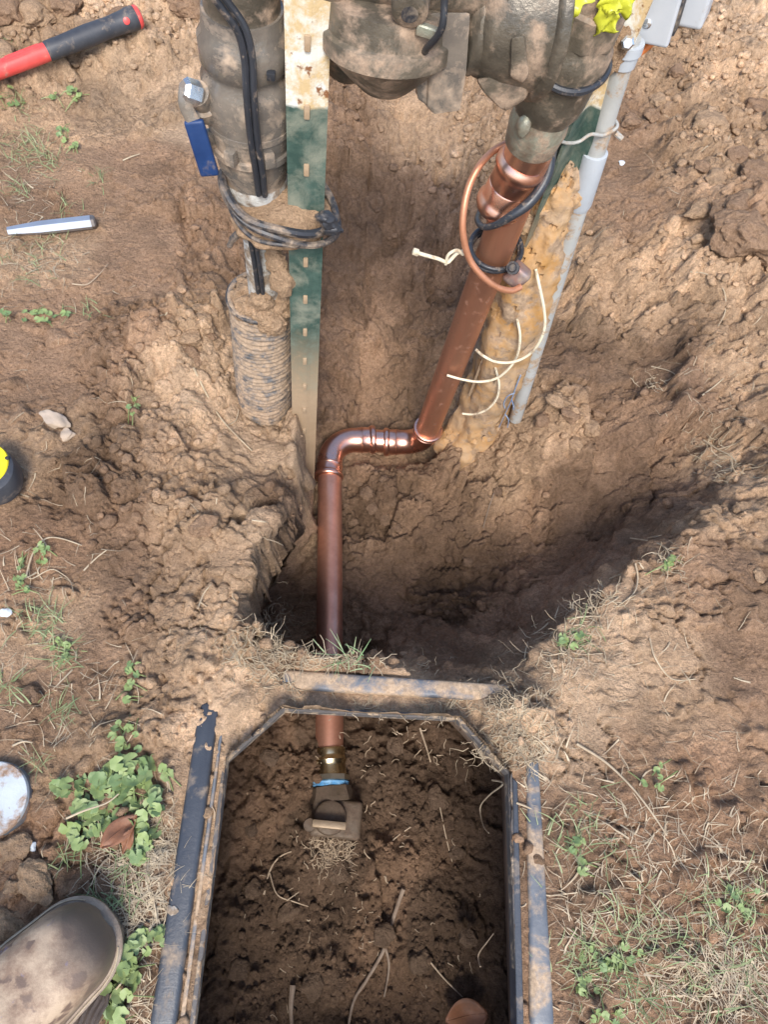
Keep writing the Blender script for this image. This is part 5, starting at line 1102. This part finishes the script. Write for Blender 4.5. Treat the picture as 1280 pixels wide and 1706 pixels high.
def above(P): return P[(oct_sd(P[:, 0], P[:, 1]) > .012) & (P[:, 2] > -.12)]
P = above(gpts([(1215, 1630, 70, 50, 620), (1060, 1580, 70, 80, 230), (980, 1480, 45, 90, 150), (1230, 1480, 50, 50, 160), (1080, 1400, 90, 60, 160), (1180, 1340, 80, 60, 90), (240, 1500, 30, 60, 420), (262, 1400, 18, 40, 160), (190, 1420, 40, 30, 120), (230, 1690, 25, 20, 60),
                (60, 1000, 60, 120, 130), (120, 1200, 70, 80, 110), (40, 300, 40, 80, 120), (60, 430, 40, 30, 130), (930, 1120, 60, 70, 120), (1080, 1080, 90, 90, 60), (900, 1250, 25, 50, 120), (1100, 250, 120, 120, 40), (150, 700, 120, 150, 50), (1200, 650, 60, 60, 50)]))
n = len(P); blades(P, rs.uniform(.008, .030, n), rs.uniform(.0005, .0012, n) * np.where(rs.rand(n) < .12, 2.0, 1.0), np.where(rs.rand(n) < .85, rs.uniform(0, .25, n), rs.uniform(.35, .9, n)), M['straw'], 'dry_straw', 'short dry straw litter scattered over the soil')
P = above(gpts([(60, 240, 14, 16, 40), (35, 250, 16, 14, 40), (85, 270, 12, 14, 40), (165, 300, 6, 16, 14), (20, 320, 18, 10, 24), (105, 355, 14, 10, 16), (60, 1035, 16, 18, 40), (85, 1040, 10, 14, 22), (105, 1090, 12, 16, 36), (8, 1145, 16, 14, 30), (110, 1180, 20, 12, 26), (65, 1275, 10, 8, 14), (215, 1430, 14, 14, 30), (110, 1430, 10, 12, 14), (190, 1495, 30, 10, 36), (20, 170, 20, 14, 30), (20, 70, 14, 20, 20),
                (965, 1390, 30, 30, 60), (1010, 1600, 50, 30, 110), (1200, 1600, 60, 50, 140), (1230, 1500, 40, 26, 70), (960, 1060, 18, 14, 30), (1100, 1560, 60, 40, 60), (1060, 1660, 40, 30, 50), (150, 520, 20, 8, 14), (90, 400, 20, 12, 12), (60, 430, 22, 20, 40)]))
n = len(P); blades(P, rs.uniform(.010, .030, n), rs.uniform(.0009, .0018, n), rs.uniform(.3, 1.2, n), M['grass'], 'grass', 'short green grass blades growing sparsely in the dirt')
# fresh grass tuft on the rim above the pipe
c = PZ(586, 1098, .008); c[2] = max(zat(c[0], c[1]), -.004); tu = thing('grass_tuft', c, 'bright green grass tuft on the rim beside the copper pipe', 'grass')
n = 26; P = np.repeat(c[None], n, 0) + rs.randn(n, 3) * np.array((.013, .006, 0)); P[:, 2] = c[2] - .002
blades(P, rs.uniform(.012, .042, n), rs.uniform(.0010, .0022, n), rs.uniform(.35, 1.45, n), leafmat('bright_grass', (.15, .25, .10), (.27, .33, .18), 25), 'blade', '', parent=tu, curl=.3)

# roots and thatch
def fibres(specs, name, label, mat, rad=.0005):
    parts = []
    for u, v, su, sv, n, L0, up in specs:
        P = Gv(u + rs.randn(n) * su, v + rs.randn(n) * sv)
        for p in P:
            l = L0 * rs.uniform(.4, 1.5); a = rs.rand() * 6.283; pts = [p + np.array((0, 0, .001))]; q = pts[0]; e = rs.uniform(-.1, up)
            for k in range(4):
                a += rs.randn() * .6; e += rs.randn() * .35; q = q + np.array((math.cos(a) * math.cos(e), math.sin(a) * math.cos(e), math.sin(e))) * l / 4; z_ = zat(q[0], q[1])
                if abs(z_ - p[2]) < .03: q[2] = max(q[2], z_ + .0008)
                pts.append(q)
            parts.append(sweep(pts, np.linspace(rad, rad * .5, 5) * rs.uniform(.6, 1.5), 4, caps=False))
    return tag(mk(name, *join(*parts), mat), label, kind='stuff')
fibres([(450, 1050, 24, 24, 150, .022, .9), (425, 1085, 30, 20, 150, .018, .5), (490, 1085, 26, 16, 130, .022, .6), (570, 1095, 30, 8, 120, .020, .6), (470, 1130, 40, 16, 80, .016, .3), (850, 1180, 26, 30, 160, .020, .5), (810, 1250, 18, 14, 70, .024, .3), (870, 1240, 20, 30, 120, .016, .4), (640, 1180, 60, 5, 50, .014, .2), (760, 1185, 40, 8, 50, .014, .2), (700, 1100, 30, 10, 20, .012, .3)], 'thatch', 'tangled pale dry roots and thatch along the box rim', M['straw'])
fibres([(555, 1418, 22, 12, 130, .020, .8), (545, 1436, 14, 10, 50, .018, .5), (600, 1500, 120, 100, 90, .010, .2), (650, 1250, 80, 40, 40, .012, .2)], 'root_fibres', 'fine brown root fibres in front of the buried valve', M['twig'], .0006)
fibres([(940, 1075, 24, 20, 70, .024, .5), (975, 1020, 14, 12, 40, .026, .5), (1020, 1000, 16, 10, 30, .022, .4), (1110, 935, 16, 10, 30, .020, .4), (1190, 740, 24, 30, 60, .024, .3), (1225, 790, 18, 10, 30, .024, .3), (1080, 640, 14, 10, 16, .022, .3)], 'thatch', 'pale dry grass roots sticking out along the right rim', M['straw'], .0006)
# single twigs and straws, each where it lies
def twig(pix, r, mat, label, cat='twig', lift=.0015, name='twig', branches=()):
    P = Gv([p[0] for p in pix], [p[1] for p in pix]); P[:, 2] += lift + r; t = catmull(P, 6); base_ = P[0].copy()
    o = thing(name, base_, label, cat, 'single twigs and straws')
    mk('stalk', *sweep(t, np.linspace(r, r * .55, len(t)), 7), mat, o)
    for b in branches:
        Q = Gv([p[0] for p in b], [p[1] for p in b]); Q[:, 2] += lift + r; mk('branch', *sweep(catmull(Q, 5), np.linspace(r * .7, r * .35, 5 * (len(b) - 1) + 1), 6), mat, o)
twig([(323, 615), (340, 650), (362, 690), (385, 718), (420, 753)], .0016, M['straw'], 'long pale root lying down the bank below the ribbed sleeve', branches=([(380, 710), (393, 702), (398, 684)],))
twig([(960, 1240), (1005, 1268), (1045, 1305), (1078, 1345), (1110, 1392)], .0016, M['straw'], 'longest straw lying on bare soil right of the box', 'straw')
twig([(45, 960), (55, 925), (75, 900), (100, 898), (137, 910)], .0012, M['straw'], 'bent pale straw making an arch at the left', 'straw', branches=([(45, 960), (55, 965), (85, 950), (105, 958), (118, 970), (123, 988)],))
twig([(672, 1480), (655, 1530), (640, 1580), (612, 1630), (590, 1665), (580, 1710)], .0030, M['twig_dark'], 'longest dark twig lying on the soil inside the box', branches=([(642, 1578), (648, 1610), (640, 1660)],))
twig([(440, 1490), (450, 1450), (470, 1425), (510, 1412)], .0015, M['twig'], 'thin curved root on the soil left of the grass clump in the box', branches=([(450, 1455), (462, 1490), (490, 1502), (514, 1510)], [(478, 1500), (498, 1486)]))
twig([(700, 1215), (716, 1265), (730, 1330), (742, 1390), (753, 1435)], .0012, M['twig'], 'long thin root hanging down the right half of the box')
twig([(820, 1300), (838, 1306), (815, 1325), (800, 1345), (805, 1375), (814, 1388)], .0012, M['straw'], 'pale root curling over the right lip of the box')
twig([(640, 1415), (660, 1395), (684, 1378)], .0012, M['twig'], 'short thin root right of the buried valve')
twig([(715, 1600), (740, 1630), (770, 1660)], .0013, M['twig'], 'short root near the bottom of the box')
twig([(800, 1610), (797, 1590), (812, 1568), (822, 1555)], .0010, M['twig'], 'little hooked root by the right wall of the box')
twig([(488, 1640), (485, 1675), (487, 1715)], .0042, M['twig_dark'], 'thick dark stick end at the bottom of the box')
twig([(1050, 898), (1090, 905), (1115, 918), (1140, 930)], .0013, M['straw'], 'pale stalk lying across the right rim of the hole', 'straw', branches=([(1100, 908), (1110, 920), (1120, 928)],))
twig([(1058, 940), (1062, 965), (1055, 990), (1030, 1010)], .0013, M['straw'], 'forked stalk on the rim above the right-hand slope', 'straw', branches=([(1015, 965), (1040, 956), (1058, 955)],))
twig([(920, 1055), (932, 1075), (935, 1095)], .0012, M['straw'], 'short straw standing on the near right rim', 'straw')
twig([(930, 1045), (960, 1030), (1000, 1028)], .0012, M['straw'], 'straw reaching over the edge of the hole', 'straw')
twig([(1082, 1065), (1090, 1095), (1110, 1125), (1128, 1134), (1158, 1132)], .0011, M['straw'], 'hooked straw on cracked pale soil at the right', 'straw')
twig([(1150, 455), (1180, 460), (1205, 485), (1208, 520), (1196, 545)], .0012, M['straw'], 'thin root arching over clods on the right slope')
twig([(1085, 612), (1120, 622), (1150, 650)], .0010, M['straw'], 'thin root on the right slope beside dry grass', branches=())
twig([(1170, 660), (1190, 645), (1205, 632)], .0013, M['straw'], 'pale stem on the slope near the right edge', 'straw')
twig([(1172, 735), (1195, 750), (1215, 760), (1225, 770)], .0014, M['straw'], 'pale branching root at the right edge of the trench', branches=([(1195, 750), (1222, 742), (1238, 730)], [(1190, 770), (1210, 765)]))
twig([(205, 270), (218, 264), (233, 259)], .0013, M['straw'], 'short straw on bare dirt left of the blue handle', 'straw')
twig([(120, 475), (145, 476), (165, 460), (180, 442)], .0011, M['twig'], 'thin bent root on smooth dirt below the chisel')
twig([(140, 952), (160, 932), (178, 918)], .0012, M['straw'], 'short straw right of the arched straw', 'straw')
twig([(22, 1243), (40, 1236), (55, 1238)], .0013, M['straw'], 'short straw just above the white cap', 'straw')
twig([(330, 1015), (340, 990), (352, 975)], .0011, M['straw'], 'small upright root fork on the left rim of the hole', branches=([(335, 1005), (345, 1012)],))
twig([(420, 868), (445, 872), (462, 880)], .0011, M['straw'], 'pale forked root on the bank left of the pipe', branches=([(445, 872), (462, 866), (478, 862)],))
twig([(170, 1685), (190, 1655), (207, 1635)], .0014, M['straw'], 'pale straw leaning across the weed beside the boot', 'straw', lift=.012)
twig([(120, 1365), (150, 1352), (185, 1340), (205, 1325)], .0012, M['straw'], 'straw lying over the dense weed patch', 'straw', lift=.018)
twig([(805, 880), (815, 845), (826, 815)], .0014, M['twig_dark'], 'dark thin root on the slope right of the riser foot')
twig([(860, 1338), (885, 1348), (905, 1365)], .0012, M['straw'], 'pale straw crossing the right ledge of the box', 'straw')
twig([(570, 1300), (572, 1310)], .0006, M['straw'], 'tiny straw beside the blue thread tape', 'straw') if False else None
# dead leaves
def dleaf(pix_c, L_, W_, ang, label, seed, lift=.01):
    p = G(*pix_c); t = thing('dead_leaf', p, label, 'leaf'); V_ = []; F_ = []; n, m_ = 12, 7; r = np.random.RandomState(seed)
    for i in range(n + 1):
        s = i / n; w2 = W_ * math.sin(math.pi * min(max(s, .02), .98)) ** .7 * .5
        for j in range(m_):
            f = j / (m_ - 1) * 2 - 1; x_, y_ = (s - .5) * L_, f * w2; z = lift + .35 * w2 * f * f + .004 * math.sin(s * 5 + seed) + .0015 * math.sin(7 * s + 4 * f)
            V_.append(p + np.array((x_ * math.cos(ang) - y_ * math.sin(ang), x_ * math.sin(ang) + y_ * math.cos(ang), z)))
    for i in range(n):
        for j in range(m_ - 1): F_.append((i * m_ + j, i * m_ + j + 1, (i + 1) * m_ + j + 1, (i + 1) * m_ + j))
    o = mk('blade', V_, F_, M['deadleaf'], t); so = o.modifiers.new('t', 'SOLIDIFY'); so.thickness = .0004
    mk('midrib', *sweep([V_[i * m_ + 3] + np.array((0, 0, .0004)) for i in range(n + 1)], .0006, 5), M['deadleaf'], t)
dleaf((205, 1385), .042, .022, math.radians(48), 'curled orange-brown dead leaf lying on the weed patch', 1, .016)
dleaf((218, 1400), .026, .012, math.radians(75), 'smaller brown leaf fragment hanging below the curled leaf', 4, .012)
dleaf((775, 1692), .055, .042, math.radians(10), 'large brown dead leaf on the soil at the bottom of the box', 2, .008)
